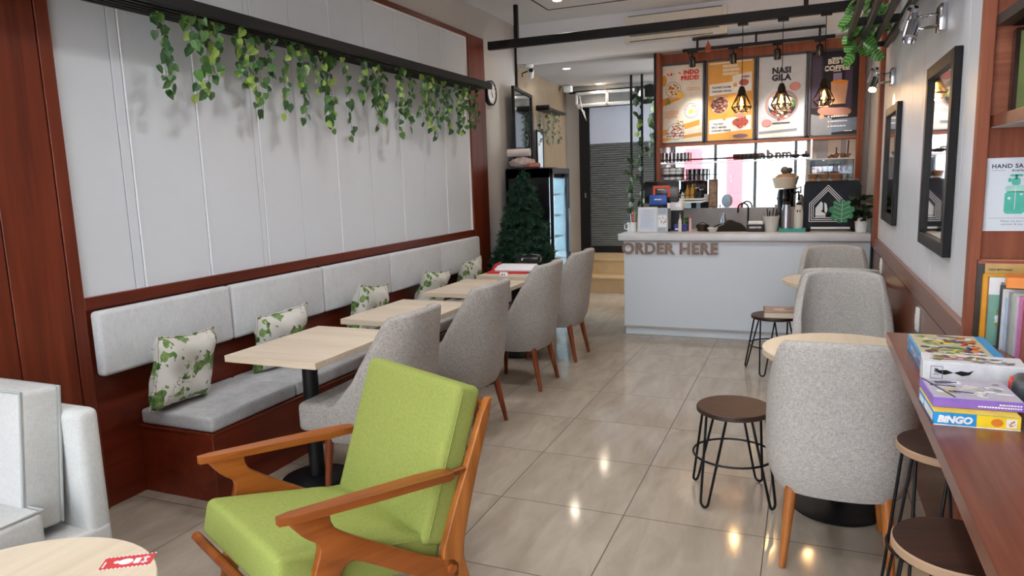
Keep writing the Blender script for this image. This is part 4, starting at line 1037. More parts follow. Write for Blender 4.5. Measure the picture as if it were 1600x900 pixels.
def art2(t, P, w_):
    a = Art(); a.r(P, -.22, .22, .50, .62, 'white', .03); a.r(P, -.22, .22, .09, .24, 'white', .035); a.r(P, -.22, .22, .83, .845, 'cream', .01)
    a.r(P, .02, .22, .60, .70, 'cream', .03); a.e(P, .14, .62, .05, 'meat', .035); a.e(P, .05, .60, .022, 'ochre'); a.e(P, .16, .68, .04, 'lil', .012)
    a.e(P, -.11, .40, .095, 'cream'); a.e(P, -.11, .40, .09, 'brown'); a.bits(P, -.11, .40, .085, ('meat', 'rose', 'brown', 'cream'), 90, 8, .014)
    a.e(P, .11, .21, .10, 'cream', .06); a.e(P, .11, .205, .085, 'meat', .045); a.bits(P, .11, .21, .07, ('meat', 'brown', 'red'), 40, 9); a.e(P, .10, .28, .05, 'rose', .03); a.e(P, .11, .06, .08, 'purple', .02)
    a.e(P, -.06, .25, .02, 'ochre'); a.e(P, .06, .36, .018, 'ochre'); a.done(t)
    mb = MB(); mb.text('TASTIEST AYAM', .028, .0015, P @ T(-.195, .575, .002), bold=.0008); mb.text('CHICKEN WINGS', .026, .0015, P @ T(-.195, .535, .002), bold=.0008)
    obj('small_lettering', mb, K['dark'], t); mb = MB(); mb.text('TASTIEST', .028, .0015, P @ T(-.18, .185, .002), bold=.0008); mb.text('SPICY MIXED', .028, .0015, P @ T(-.195, .15, .002), bold=.0008); mb.text('CHICKEN WINGS', .026, .0015, P @ T(-.195, .115, .002), bold=.0008); obj('small_lettering', mb, K['dark'], t)
    a = Art(); lines(a, P, -.08, .79, .17, 3, 'cream', .028, .04, 14); obj('title', a.mb, a.ms, t, 0)
def art3(t, P, w_):
    a = Art(); a.r(P, -.22, .22, .02, .17, 'white', .02); a.r(P, -.22, .16, .06, .09, 'grey', .02); a.r(P, -.14, .20, .21, .25, 'white', .02)
    a.e(P, .0, .36, .165, 'rose', .155); a.e(P, .005, .355, .15, 'grey', .14); a.e(P, .005, .35, .135, 'dark', .12); a.e(P, .02, .38, .11, 'cream', .07)
    a.bits(P, .0, .30, .10, ('meat', 'brown', 'rose', 'cream'), 60, 12, .016); a.bits(P, .11, .37, .035, ('green',), 18, 13); a.e(P, -.10, .38, .03, 'white', .06); a.e(P, .13, .54, .055, 'rose', .042); a.e(P, .13, .54, .045, 'pink', .034)
    a.e(P, -.145, .175, .05, 'rose', .04); a.e(P, -.145, .175, .04, 'pink', .03); a.r(P, -.09, .09, .165, .177, 'dark', .0); a.done(t)
    mb = MB(); mb.text('NASI', .082, .002, P @ T(-.10, .685, .002), bold=.0055, spacing=1.08); mb.text('GILA', .082, .002, P @ T(-.10, .612, .002), bold=.0055, spacing=1.06); obj('title', mb, K['dark'], t)
def art4(t, P, w_):
    a = Art(); a.r(P, -.22, .22, .03, .16, 'blue', .03); a.r(P, -.22, -.02, .03, .24, 'grey', -.05); a.r(P, .09, .16, .25, .70, 'violet'); a.r(P, -.22, -.13, .3, .84, 'violet'); a.r(P, -.02, .06, .56, .64, 'lil'); a.r(P, -.1, .1, .66, .70, 'violet', .02)
    a.mb.prism([(-.03, .33), (.10, .33), (.12, .55), (-.04, .55)], .0002, P @ T(0, 0, a.z + .0003), a.mi(K['latte'])); a.z += .0006
    a.e(P, .04, .55, .08, 'orange', .02); a.e(P, -.04, .27, .12, 'rose', .05); a.e(P, .06, .25, .10, 'rose', .045); a.e(P, .03, .31, .09, 'char', .015); a.e(P, -.12, .21, .025, 'latte')
    for z in (.20, .15, .10): a.e(P, -.05, z + .006, .008, 'white'); lines(a, P, -.03, z, .16, 1, 'white', .014, .02, int(z * 100))
    lines(a, P, .10, .05, .08, 1, 'white', .01, .02, 3); lines(a, P, -.04, .785, .1, 1, 'white', .011, .02, 9); lines(a, P, -.02, .655, .07, 1, 'white', .009, .02, 10); a.done(t)
    mb = MB(); mb.text('BEST', .068, .002, P @ T(-.075, .735, .002), bold=.003, spacing=1.05); mb.text('COFFEE', .068, .002, P @ T(-.11, .668, .002), bold=.003, spacing=1.02); obj('title', mb, K['cream'], t)
poster(-.205, .28, 'menu_poster', 'leftmost menu poster titled INDO PRIDE with bowls of food', K['cream'], art1)
poster(.29, .81, 'menu_poster', 'ochre menu poster of chicken wings, second from left', K['ochre'], art2)
poster(.82, 1.325, 'menu_poster', 'pale grey menu poster titled NASI GILA with a dark bowl', col('palegrey', 206, 210, 216), art3)
poster(1.335, 1.835, 'menu_poster', 'dark rightmost menu poster titled BEST COFFEE', K['char'], art4)

# things on the order counter -------------------------------------------------
CZ = .9955
t = thing('pen_mug', 'white mug with a handle at the left end of the order counter', 'mug', (-.262, 3.99, CZ))
mb = tumbler(.045, .095); obj('body', mb, M_pla, t); mb = MB(); mb.tube([(-.043, 0, .08), (-.075, 0, .07), (-.075, 0, .03), (-.043, 0, .02)], .006, 8); obj('handle', mb, M_pla, t)
pens = [('blue', L(70, 90, 150)), ('white', L(230, 230, 230)), ('orange', L(220, 80, 50)), ('grey', L(150, 150, 160))]
for k, (n_, c_) in enumerate(pens):
    mb = MB(); x = -.022 + .015 * k; mb.tube([(x * .7, .006 * (-1) ** k, .01), (x * 1.6, .012 * (-1) ** k, .17 + .01 * k)], .0055 if n_ != 'orange' else .008, 8)
    o = obj('pen', mb, plain('pen_' + n_, c_, .4)); o.location = (-.262, 3.99, CZ); tag(o, n_ + ' pen standing in the white mug on the order counter', 'pen', 'pens in the white mug')
t = thing('menu_stand', 'white framed menu sheet standing on the order counter left of the brochures', 'menu stand', (-.096, 3.93, CZ))
M_ = RX(radians(-8))
mb = MB(); mb.span(-.097, .097, -.008, 0, 0, .245, .006, 2, M_); obj('frame', mb, M_pla, t)
mb = MB(); mb.span(-.078, .078, -.0105, -.0075, .02, .228, 0, 2, M_); obj('sheet', mb, plain('pale_blue_sheet', L(208, 216, 230), .4), t)
a = Art(); P_ = T(0, -.0108, 0) @ M_ @ RX(radians(90)) if False else M_ @ T(0, -.0107, 0) @ RX(radians(90))
lines(a, P_, -.03, .205, .06, 1, 'grey', .004, .01, 1); lines(a, P_, -.05, .185, .10, 1, 'pink', .004, .01, 2); lines(a, P_, -.06, .165, .12, 11, 'grey', .0025, .012, 3); obj('print', a.mb, a.ms, t, 0)
t = thing('brochure_stand', 'grey and white brochure stand beside the menu sheet on the order counter', 'brochure stand', (.053, 3.95, CZ))
mb = MB(); mb.span(-.052, .052, -.03, 0, 0, .235, .003, 1); obj('holder', mb, plain('pale_grey_plastic', L(186, 198, 206), .3), t)
mb = MB(); mb.span(-.042, .042, -.032, -.029, .05, .165); obj('leaflet', mb, M_paper, t)
a = Art(); P_ = T(0, -.0322, 0) @ RX(radians(90)); a.bits(P_, .0, .11, .04, ('grey', 'dark', 'cream', 'lil'), 24, 3, .007); lines(a, P_, -.035, .215, .07, 3, 'blue', .006, .014, 4); lines(a, P_, -.035, .03, .07, 2, 'blue', .006, .014, 5); obj('print', a.mb, a.ms, t, 0)
t = thing('pos_monitor', 'black till screen seen from behind with an orange sticker, on the order counter', 'monitor', (.012, 4.12, CZ))
mb = MB(); mb.span(-.17, .17, -.02, .02, .275, .49, .006, 2); obj('screen', mb, M_blackgl, t)
mb = MB(); mb.span(-.10, .10, -.10, .10, 0, .02, .004, 1); mb.span(-.03, .03, -.01, .03, .02, .30); mb.span(-.10, .06, -.045, -.02, .21, .28, .004, 1); obj('stand', mb, M_black, t)
mb = MB(); 
for q in ((-.085, .085, .42, .448), (-.085, -.06, .33, .43), (.06, .085, .33, .43)): mb.span(q[0], q[1], -.028, -.019, q[2], q[3], .004, 1)
obj('orange_frame', mb, plain('orange_red', L(222, 84, 44), .4), t)
mb = MB(); mb.span(-.045, .03, -.0225, -.0195, .405, .412); obj('label_print', mb, M_pla, t)
t = thing('card_reader', 'bright blue card reader in front of the till screen', 'card reader', (-.005, 4.03, 1.25))
mb = MB(); mb.span(-.085, .085, -.025, .02, .01, .105, .008, 2); obj('body', mb, plain('royal_blue', L(52, 92, 186), .35), t)
mb = MB(); mb.span(-.035, .035, -.0265, -.0245, .055, .066); obj('label_print', mb, M_pla, t)
mb = MB(); mb.span(-.09, .06, -.02, .05, -.02, .012, .003, 1); mb.span(-.03, .03, -.015, .015, 1.0 - 1.255, -.01); obj('stand', mb, M_black, t)
t = thing('receipt_printer', 'small pale grey printer beside the till screen', 'printer', (.155, 4.16, CZ))
mb = MB(); mb.span(-.055, .06, -.06, .06, .20, .295, .006, 2); obj('body', mb, M_pla, t)
mb = MB(); mb.span(.0, .045, -.062, -.059, .235, .265); obj('slot', mb, M_steel, t)
mb = MB(); mb.span(-.05, .055, -.05, .05, 0, .20); obj('stand', mb, M_black, t)
bottle('spray_bottle', 'white squeeze bottle with brown top on the order counter', 'bottle', (.22, 3.95, CZ), None, .016, .19, plain('cream_bottle', L(226, 220, 200), .3), plain('brown_cap', L(140, 110, 90), .4), .3)
bottle('pink_bottle', 'slim bottle with a bright pink cap on the order counter', 'bottle', (.318, 3.95, CZ), None, .013, .15, plain('clear_pink', L(226, 190, 200), .25), plain('hot_pink', L(222, 54, 116), .4), .8)
t = thing('snack_box', 'small blue box behind the white squeeze bottle', 'box', (.215, 4.03, CZ)); mb = MB(); mb.span(-.06, .06, -.03, .03, 0, .07, .003, 1); obj('carton', mb, plain('navy_box', L(44, 54, 140), .4), t); mb = MB(); mb.span(-.05, .0, -.032, -.0295, .015, .03); obj('label_print', mb, M_paper, t)
t = thing('leaf_sprig', 'tiny green sprig in a brown jar behind the bottles', 'plant', (.265, 4.12, CZ))
mb = tumbler(.025, .09); obj('jar', mb, M_brownpot, t)
mb = MB(); r = random.Random(4)
for k in range(14): leaf(mb, (0, 0, .10), (r.uniform(-1, 1), r.uniform(-1, 1), r.uniform(.2, 1)), (0, -1, .3), .045, 0)
obj('leaves', mb, M_bright, t, 0)
t = thing('folded_apron', 'heap of black cloth lying on the order counter before the tap', 'cloth', (.64, 4.08, CZ))
mb = MB(); n = 22; vs = []; fs = []
for i in range(n + 1):
    for j in range(n + 1):
        u = -1 + 2 * i / n; v = -1 + 2 * j / n; q = max(0, 1 - u * u) * max(0, 1 - v * v)
        vs.append((u * .19, v * .10, .105 * q ** .6 * (.7 + .3 * cos(2.2 * (u - .45))) + .008 * sin(9 * u + 4 * v) * q))
for i in range(n):
    for j in range(n): q = i * (n + 1) + j; fs.append((q, q + n + 1, q + n + 2, q + 1))
mb.add(vs, fs); obj('cloth', mb, plain('black_cloth', L(18, 18, 20), .9), t, 180)
t = thing('scoop_bowl', 'small pale bowl with a spoon on the order counter left of the black cloth', 'bowl', (.53, 3.93, CZ))
mb = MB(); mb.lathe([(0, 0), (.03, 0), (.052, .04), (.049, .042), (.027, .006), (0, .006)], 20); obj('bowl', mb, plain('pale_stone', L(206, 204, 200), .4), t)
mb = MB(); mb.tube([(.0, 0, .03), (.10, .02, .075)], .004, 6); obj('spoon', mb, M_steel, t)
t = thing('metal_shaker', 'small steel shaker on the order counter by the black cloth', 'shaker', (.60, 4.22, CZ))
mb = MB(); mb.lathe([(0, 0), (.028, 0), (.03, .09), (.018, .12), (.018, .15), (0, .155)], 16); obj('body', mb, M_steel, t); mb = MB(); mb.cyl((0, 0, .15), .014, .012, 12); obj('cap', mb, M_chrome, t)
t = thing('dark_basket', 'low dark basket of odds and ends on the order counter', 'basket', (.42, 4.05, CZ))
mb = MB(); mb.lathe([(0, 0), (.05, 0), (.065, .06), (.06, .06), (.047, .006), (0, .006)], 18); obj('basket', mb, M_dkbot, t); mb = MB(); mb.tube([(-.06, 0, .055), (0, 0, .085), (.06, 0, .055)], .004, 6); obj('handle', mb, M_dkbot, t)
t = thing('reserved_box', 'black box with white lettering on the order counter left of the pale planter', 'box', (.915, 3.97, CZ))
mb = MB(); mb.span(-.078, .078, -.04, .04, 0, .068, .003, 1); obj('base', mb, M_black, t)
mb = MB(); mb.span(-.065, .065, -.025, .03, .068, .098, .003, 1); obj('cards', mb, M_paper, t)
mb = MB(); mb.text('RESERVED', .024, .001, T(0, -.0405, .034) @ RX(radians(90)), bold=.0008, align='CENTER'); obj('lettering', mb, M_paper, t)
t = thing('straw_pot', 'pale grey round pot of black spoons on the order counter', 'pot', (1.05, 3.98, CZ))
mb = MB(); mb.lathe([(0, 0), (.055, 0), (.074, .145), (.068, .145), (.05, .01), (0, .01)], 26); obj('pot', mb, plain('pale_grey_ceramic', L(200, 198, 190), .5), t)
mb = MB()
for k in range(9): mb.tube([(.02 * cos(k * .7), .02 * sin(k * .7), .03), (.05 * cos(k * .7) + .01, .045 * sin(k * .7), .19 + .012 * (k % 3))], .005, 6)
obj('spoons', mb, M_black, t)
t = thing('serving_tray', 'small teal tray under the steel flask and white bottle', 'tray', (1.232, 3.97, CZ))
mb = MB(); mb.lathe([(0, .004), (.10, .004), (.108, .034), (.112, .034), (.104, 0), (0, 0)], 4, RZ(radians(45)) ); 
mb = MB(); mb.span(-.105, .105, -.075, .075, 0, .008, .003, 1)
for q in ((-.112, -.104, -.08, .08), (.104, .112, -.08, .08), (-.112, .112, -.083, -.075), (-.112, .112, .075, .083)): mb.span(q[0], q[1], q[2], q[3], 0, .034, .002, 1)
obj('tray', mb, plain('teal_plastic', L(24, 150, 142), .4), t)
t = thing('steel_flask', 'tall brushed steel flask on the teal tray', 'flask', (1.18, 3.97, CZ + .009))
mb = MB(); mb.lathe([(0, 0), (.043, 0), (.043, .19), (.036, .225), (.036, .24), (0, .24)], 24); obj('body', mb, M_steel, t); mb = MB(); mb.cyl((0, 0, .24), .034, .022, 20, bev=.004); obj('lid', mb, M_black, t)
t = thing('milk_bottle', 'slim off white bottle on the teal tray beside the steel flask', 'bottle', (1.285, 3.97, CZ + .009))
mb = MB(); mb.lathe([(0, 0), (.04, 0), (.041, .17), (.03, .215), (.028, .235), (0, .235)], 22); obj('body', mb, plain('off_white_bottle', L(214, 208, 198), .4), t)
mb = MB(); mb.cyl((0, 0, .235), .022, .02, 16); obj('cap', mb, M_black, t)
mb = MB(); mb.span(-.016, -.004, -.042, -.038, .17, .19); mb.span(.006, .016, -.042, -.038, .17, .19); obj('label_print', mb, M_brownpot, t)
t = thing('coffee_grinder', 'coffee grinder with a wide pale hopper and round black knob behind the steel flask', 'coffee grinder', (1.15, 4.20, CZ))
mb = MB(); mb.span(-.07, .07, -.08, .08, 0, .02, .005, 1); mb.lathe([(.0, .02), (.055, .02), (.05, .25), (.065, .29), (.065, .30), (.05, .385), (0, .385)], 22); obj('body', mb, M_blackgl, t)
mb = MB(); mb.lathe([(.0, .39), (.085, .39), (.112, .49), (.108, .492), (0, .492)], 28); obj('hopper', mb, plain('cream_hopper', L(214, 200, 180), .3), t)
mb = MB(); mb.lathe([(0, .492), (.09, .492), (.055, .525), (0, .53)], 24); obj('lid', mb, plain('grey_brown_lid', L(126, 108, 96), .4), t)
mb = MB(); mb.sphere((0, 0, .56), .037, 10); obj('knob', mb, plain('dark_grey_knob', L(78, 74, 74), .4), t)
mb = MB(); mb.tube([(.06, -.03, .33), (.13, -.05, .36), (.13, -.05, .28)], .012, 8); obj('handle', mb, M_black, t)

# espresso machine
em = thing('espresso_machine', 'black espresso machine back panel with a white house outline logo', 'espresso machine', (1.56, 4.02, CZ))
mb = MB(); mb.prism([(-.235, .03), (.225, .03), (.238, .40), (.215, .45), (-.222, .45), (-.238, .41)], .30, T(0, .20, 0) @ RX(radians(90)) @ T(0, 0, -.10)); obj('body', mb, plain('dark_slate', L(34, 39, 47), .5, spec=.2), em)
mb = MB(); mb.span(-.17, .15, -.105, -.095, .028, .045); obj('drip_edge', mb, M_pla, em)
for x in (-.19, .19):
    for y in (-.06, .15):
        mb = MB(); mb.cyl((x, y, 0), .018, .032, 12); obj('foot', mb, M_black, em)
mb = MB(); mb.tube([(-.215, -.09, .465), (.20, -.09, .465), (.20, .18, .465), (-.215, .18, .465)], .004, 6, closed=True)
for x in (-.215, -.01, .2): mb.tube([(x, -.09, .45), (x, -.09, .467)], .005, 6)
obj('cup_rail', mb, M_steel, em)
lg = MB(); P_ = T(0, -.1015, 0) @ RX(radians(90))
def strip(mb, pts, w_, P, closed=False):
    q = pts + ([pts[0]] if closed else [])
    for (x0, y0), (x1, y1) in zip(q[:-1], q[1:]):
        d = Vector((x1 - x0, y1 - y0)).normalized(); n_ = Vector((-d.y, d.x)) * w_ / 2; e_ = d * w_ * .4
        mb.prism([(x0 - e_.x + n_.x, y0 - e_.y + n_.y), (x0 - e_.x - n_.x, y0 - e_.y - n_.y), (x1 + e_.x - n_.x, y1 + e_.y - n_.y), (x1 + e_.x + n_.x, y1 + e_.y + n_.y)], .0015, P)
for k in range(3):
    d = .016 * k; strip(lg, [(-.185 + d, .095 + d), (-.185 + d, .255 - d * .4), (-.035, .415 - d * 1.35), (.115 - d, .255 - d * .4), (.115 - d, .095 + d)], .006, P_, True)
lg.prism([(-.135, .145), (-.135, .215), (-.09, .275), (-.075, .255), (-.075, .20), (-.09, .185), (-.05, .165), (-.05, .145)], .0015, P_); lg.prism([(-.06, .185), (-.065, .265), (-.045, .25), (-.035, .20), (-.045, .165)], .0015, P_); lg.prism([(-.10, .125), (-.135, .125), (-.135, .14), (-.05, .14), (-.05, .125)], .0015, P_)
obj('logo', lg, M_paper, em, 0)
M_cupb = plain('brown_ceramic', L(140, 100, 66), .3, var=.15, scale=20)
for k in range(3):
    mb = MB(); mb.lathe([(0, 0), (.03, 0), (.046, .055), (.043, .057), (.027, .006), (0, .006)], 20)
    t = thing('stacked_cup', ('left', 'middle', 'right')[k] + ' brown cup warming on top of the espresso machine', 'cup', (1.395 + .095 * k, 4.0, 1.4465), 0, 'brown cups on the espresso machine')
    obj('cup', mb, M_cupb, t); mb = MB(); mb.lathe([(.047, .055), (.05, .062), (.045, .066), (0, .068)], 18, caps=False); obj('saucer', mb, M_cupb, t)
t = thing('clear_cup', 'clear glass beaker beside the brown cups on the espresso machine', 'beaker', (1.655, 4.0, 1.4465)); obj('body', tumbler(.03, .06, .036), M_clear, t)
t = thing('water_tank', 'clear blue plastic water tank behind the cups on the espresso machine', 'tank', (1.556, 4.40, 1.0))
mb = MB(); mb.span(-.19, .19, -.09, .10, .45, .645, .008, 2); obj('tank', mb, glass('blue_plastic', (.62, .76, .86, 1), .5, .05), t)
mb = MB(); mb.span(-.195, .195, -.095, .105, .64, .652, .003, 1); obj('lid', mb, plain('blue_grey_lid', L(176, 190, 204), .25), t)
mb = MB(); mb.span(-.03, .06, -.03, .06, .50, .60, .006, 1); mb.span(-.18, -.14, -.05, .05, .47, .63); obj('inner_parts', mb, plain('teal_part', L(58, 106, 130), .4), t)
mb = MB(); mb.span(-.19, .19, -.09, .10, 0, .45); obj('stand', mb, M_steel, t)
M_dry = plain('dry_brown_flower', L(112, 78, 70), .7, var=.4, scale=40)
for k, x in enumerate((1.60, 1.70)):
    t = thing('dried_flower', ('left', 'right')[k] + ' small dried flower bunch on top of the water tank', 'flower', (x - .03, 4.38, 1.653), 0, 'dried flowers on the tank')
    mb = MB(); r = random.Random(k)
    for q in range(26): leaf(mb, (r.uniform(-.035, .035), r.uniform(-.02, .02), r.uniform(.0, .03)), (r.uniform(-1, 1), r.uniform(-1, 1), r.uniform(0, 1)), (0, -1, .2), .03, 0)
    obj('petals', mb, M_dry, t, 0); mb = MB(); mb.tube([(.02, 0, 0), (.025, 0, .10 + .06 * k)], .006, 6); obj('stem', mb, M_black, t)
bp = thing('white_panel_strip', 'beige side panel right of the bar mirror', 'panel', (1.57, 5.215, 1.165))
M_beige = plain('beige_panel', L(196, 186, 176), .4, var=.05)
mb = MB(); mb.span(-.22, .235, -.02, 0, 0, .69); obj('backing', mb, M_beige, bp)
mb = MB(); mb.span(-.14, -.03, -.024, -.019, .1, .69); mb.span(.09, .14, -.024, -.019, .1, .69); obj('stripes', mb, plain('grey_panel', L(142, 140, 148), .35), bp)
pl2 = thing('potted_plant', 'dark leafy plant in a white pot at the right end of the order counter', 'plant', (1.80, 3.90, CZ))
mb = MB(); mb.lathe([(0, 0), (.045, 0), (.055, .10), (.035, .135), (.03, .135), (.03, .12), (0, .12)], 22); obj('pot', mb, M_pla, pl2)
mb = MB(); r = random.Random(21)
for k in range(60):
    a = r.uniform(0, 2 * pi); q = r.uniform(.02, .085); leaf(mb, (q * cos(a) * .7 - .015, q * sin(a) * .8, r.uniform(.11, .31)), (cos(a), sin(a), r.uniform(-.4, .8)), (r.uniform(-.4, .4), -1, r.uniform(-.2, .8)), r.uniform(.06, .085), 0)
obj('leaves', mb, plain('very_dark_green', L(28, 46, 30), .4, var=.2, scale=20), pl2, 0)
mb = MB(); mb.tube([(0, 0, .10), (-.07, -.03, .16), (-.13, -.055, .19)], .004, 6); obj('stem', mb, M_stem, pl2)
mb = MB()  # one big bright monstera leaf facing us
cx, cz = -.165, .19
pts = []
for k in range(44):
    a = 2 * pi * k / 44; q = .088 + .012 * cos(2 * a) + .012 * (1 if k % 5 < 3 else -1); pts.append((cx + q * cos(a) * .92, cz + q * 1.2 * sin(a)))
mb.prism(pts, .002, T(0, -.085, 0) @ RX(radians(90)), 0)
for s_ in (-1, 1):
    for k in range(4): strip(mb, [(cx, cz - .07 + .04 * k), (cx + s_ * .065, cz - .04 + .04 * k)], .004, T(0, -.0875, 0) @ RX(radians(90)))
strip(mb, [(cx, cz - .10), (cx + .004, cz + .09)], .005, T(0, -.0875, 0) @ RX(radians(90)))
half = len(pts) + 2
mb.mi = [0 if i < half else 1 for i in range(len(mb.f))]
obj('bright_leaf', mb, [plain('emerald_leaf', L(24, 122, 74), .4, var=.15, scale=14), plain('leaf_vein', L(150, 196, 160), .5)], pl2, 0)
# ================================================================ LEDGE, BOOKS, GAMES
ld_ = thing('wooden_ledge', 'long red brown wooden ledge on the right holding board games and books', 'ledge', (1.6123, -0.4635, 0.9662)); ld_.scale = (.845,) * 3  # ledge group, niche panel and wall shelves scaled about the camera, locations baked in
mb = MB(); mb.prism([(.0, .10), (-.005, -1.2), (-.02, -2.6), (.73, -2.6), (.73, .045), (.285, .045), (.285, .10)], .04); obj('top', mb, M_walnuty, ld_)
mb = MB(); mb.span(.68, .71, -2.55, .04, -1.142, 0); obj('support_panel', mb, M_woody, ld_)
def gamebox(name, lab, loc, w_, d_, h_, rz, mats, art):
    t = thing(name, lab, 'board game', loc, rz, None); t.scale = (.845,) * 3
    mb = MB(); mb.span(-w_ / 2, w_ / 2, -d_ / 2, d_ / 2, 0, h_, .0015, 1); obj('lid', mb, mats[0], t); art(t, w_, d_, h_); return t
def flat(mb, P, x0, x1, y0, y1, z=0, t=.0004, mi=0): mb.prism([(x0, y0), (x1, y0), (x1, y1), (x0, y1)], t, P @ T(0, 0, z), mi)
def top_P(h): return T(0, 0, h)
def front_P(d): return T(0, -d / 2, 0) @ RX(radians(90))
def left_P(w_): return T(-w_ / 2, 0, 0) @ RZ(radians(-90)) @ RX(radians(90))
ink = lambda n, r, g, b: plain('print_' + n, L(r, g, b), .35, var=.08, scale=30)
G = {k: ink(k, *v) for k, v in dict(blue=(40, 150, 214), yellow=(246, 214, 40), white=(240, 240, 240), purple=(136, 104, 196), lilac=(196, 190, 206), navy=(56, 62, 110), red=(206, 62, 52), orange=(226, 130, 50), olive=(140, 150, 84), sand=(206, 196, 160), brown=(120, 88, 66), black=(24, 24, 28), grey=(140, 140, 146), green=(104, 150, 80), pale=(220, 214, 206)).items()}
def scatter(t, P, x0, x1, y0, y1, cols, n, seed, sz, name='print', z=.0006):
    r = random.Random(seed); mb = MB(); ms = [G[c] for c in cols]
    for k in range(n):
        x, y = r.uniform(x0 + sz, x1 - sz), r.uniform(y0 + sz, y1 - sz); a = sz * r.uniform(.3, 1); b_ = sz * r.uniform(.2, .7); an = r.uniform(0, 3)
        m = r.randrange(len(ms)); q = r.choice((5, 7, 10))
        mb.prism([(x + cos(an) * a * cos(2 * pi * i / q) - sin(an) * b_ * sin(2 * pi * i / q), y + sin(an) * a * cos(2 * pi * i / q) + cos(an) * b_ * sin(2 * pi * i / q)) for i in range(q)], .0002, P @ T(0, 0, z + k * 1.2e-5), m)
    return obj(name, mb, ms, t, 0)
def art_blue(t, w_, d_, h_):
    mb = MB(); flat(mb, top_P(h_), -w_ / 2 + .004, w_ / 2 - .03, -d_ / 2 + .004, d_ / 2 - .004); obj('cover_print', mb, G['sand'], t)
    scatter(t, top_P(h_), -w_ / 2, w_ / 2 - .035, -d_ / 2, d_ / 2, ('olive', 'yellow', 'sand', 'pale', 'navy', 'brown', 'green'), 90, 1, .026, 'cover_art')
    scatter(t, top_P(h_), .0, w_ / 2 - .03, -d_ / 2, d_ / 2 - .03, ('red', 'orange', 'white', 'navy', 'orange'), 46, 2, .02, 'cover_art', .002)
    scatter(t, left_P(w_), -d_ / 2, d_ / 2, .004, h_ - .004, ('white', 'red', 'pale', 'blue'), 26, 3, .012, 'side_art')
gamebox('board_game', 'bright blue board game box with busy colourful art, farthest on the ledge', (1.745, -0.7487, 1.0004), 0.230, 0.345, 0.054, 0, [G['blue']], art_blue)
def art_white(t, w_, d_, h_):
    P = front_P(d_)
    mb = MB()
    for s_ in (-1, 1): mb.prism([(s_ * .0 - .05, .045), (s_ * .018 - .05, .052), (s_ * .036 - .05, .050), (s_ * .05 - .05, .056), (s_ * .04 - .05, .042), (s_ * .022 - .05, .037)][::s_], .0004, P)
    obj('bat_print', mb, G['black'], t)
    mb = MB(); strip(mb, [(-.108, .025), (-.108, .062), (-.078, .062), (-.078, .025)], .0015, P, True); mb.disc((-.093, .048, 0), .007, .0004, 14, P); flat(mb, P, -.10, -.086, .036, .039); obj('badge_print', mb, G['grey'], t)
    mb = MB(); mb.disc((-.055, .01, 0), .045, .0005, 24, top_P(h_), ry=.016); obj('red_label', mb, ink('dark_red', 176, 84, 84), t)
    scatter(t, top_P(h_), -w_ / 2, w_ / 2, -d_ / 2, d_ / 2, ('pale', 'sand', 'olive', 'grey', 'brown'), 26, 5, .022, 'cover_art', .0002)
    mb = MB(); mb.text('TRICKETY', .013, .0006, top_P(h_ + .0009) @ T(-.055, .005, 0), bold=.0006, align='CENTER'); 
    mb = MB(); strip(mb, [(-.10, -.03), (-.02, -.015), (.06, -.035), (.10, -.02)], .003, top_P(h_ + .0008)); obj('line_print', mb, G['brown'], t)
gamebox('board_game', 'white board game box with a black bat shape on its side', (1.7454, -0.9726, 1.0004), 0.255, 0.115, 0.075, radians(-4), [ink('box_white', 226, 228, 232)], art_white)
def art_bingo(t, w_, d_, h_):
    P = front_P(d_); mb = MB(); flat(mb, P, .0, w_ / 2 - .001, .002, h_ - .001); flat(mb, top_P(h_), -w_ / 2, w_ / 2, -d_ / 2, d_ / 2, 0, .0003); obj('yellow_print', mb, G['yellow'], t)
    mb = MB(); flat(mb, P, -w_ / 2, w_ / 2, 0, .0025, .0002); mb.text('BiNGO', .024, .001, P @ T(-w_ / 2 + .008, .0085, .0002), bold=.0013, shear=.18, spacing=1.0)
    mb.text('BiNGO', .018, .001, left_P(w_) @ T(-.09, .009, 0), bold=.001, shear=.18); flat(mb, left_P(w_), -.02, .09, .006, .026); flat(mb, P, .062, .084, .006, h_ - .006, .0004); obj('lettering', mb, G['white'], t)
    mb = MB(); mb.disc((.043, h_ / 2, .0004), .013, .0004, 20, P, ry=.010); obj('seal_print', mb, G['orange'], t)
    scatter(t, P, .062, .084, .006, h_ - .006, ('green', 'blue', 'orange', 'white'), 16, 7, .005, 'badge_art', .0012)
gamebox('board_game', 'blue and yellow BiNGO box at the bottom of the near stack', (1.6917, -1.2291, 1.0004), 0.186, 0.212, 0.034, radians(1.5), [G['blue']], art_bingo)
def art_purple(t, w_, d_, h_):
    mb = MB(); flat(mb, top_P(h_), -w_ / 2 + .003, w_ / 2 - .003, -d_ / 2 + .003, d_ / 2 - .003); obj('cover_print', mb, G['lilac'], t)
    scatter(t, top_P(h_), -w_ / 2, w_ / 2, -d_ / 2, d_ / 2, ('pale', 'grey', 'brown', 'lilac', 'sand', 'white'), 46, 8, .026, 'cover_art')
    mb = MB(); strip(mb, [(-w_ / 2 + .004, .08), (-.05, -.085)], .004, top_P(h_ + .0016)); strip(mb, [(-.085, .02), (-.03, .016)], .004, top_P(h_ + .0016)); strip(mb, [(-.07, .05), (-.02, .055)], .004, top_P(h_ + .0016)); strip(mb, [(-.04, -.03), (.0, -.04)], .004, top_P(h_ + .0016)); obj('line_print', mb, G['navy'], t)
    mb = MB(); P = front_P(d_); lt = random.Random(2)
    for row, x0 in ((.014, .045), (.007, .0)):
        x = x0
        while x < w_ / 2 - .006: q = lt.uniform(.003, .006); flat(mb, P, x, x + q, row, row + .0035, .0001); x += q + .0015
    obj('lettering', mb, G['white'], t)
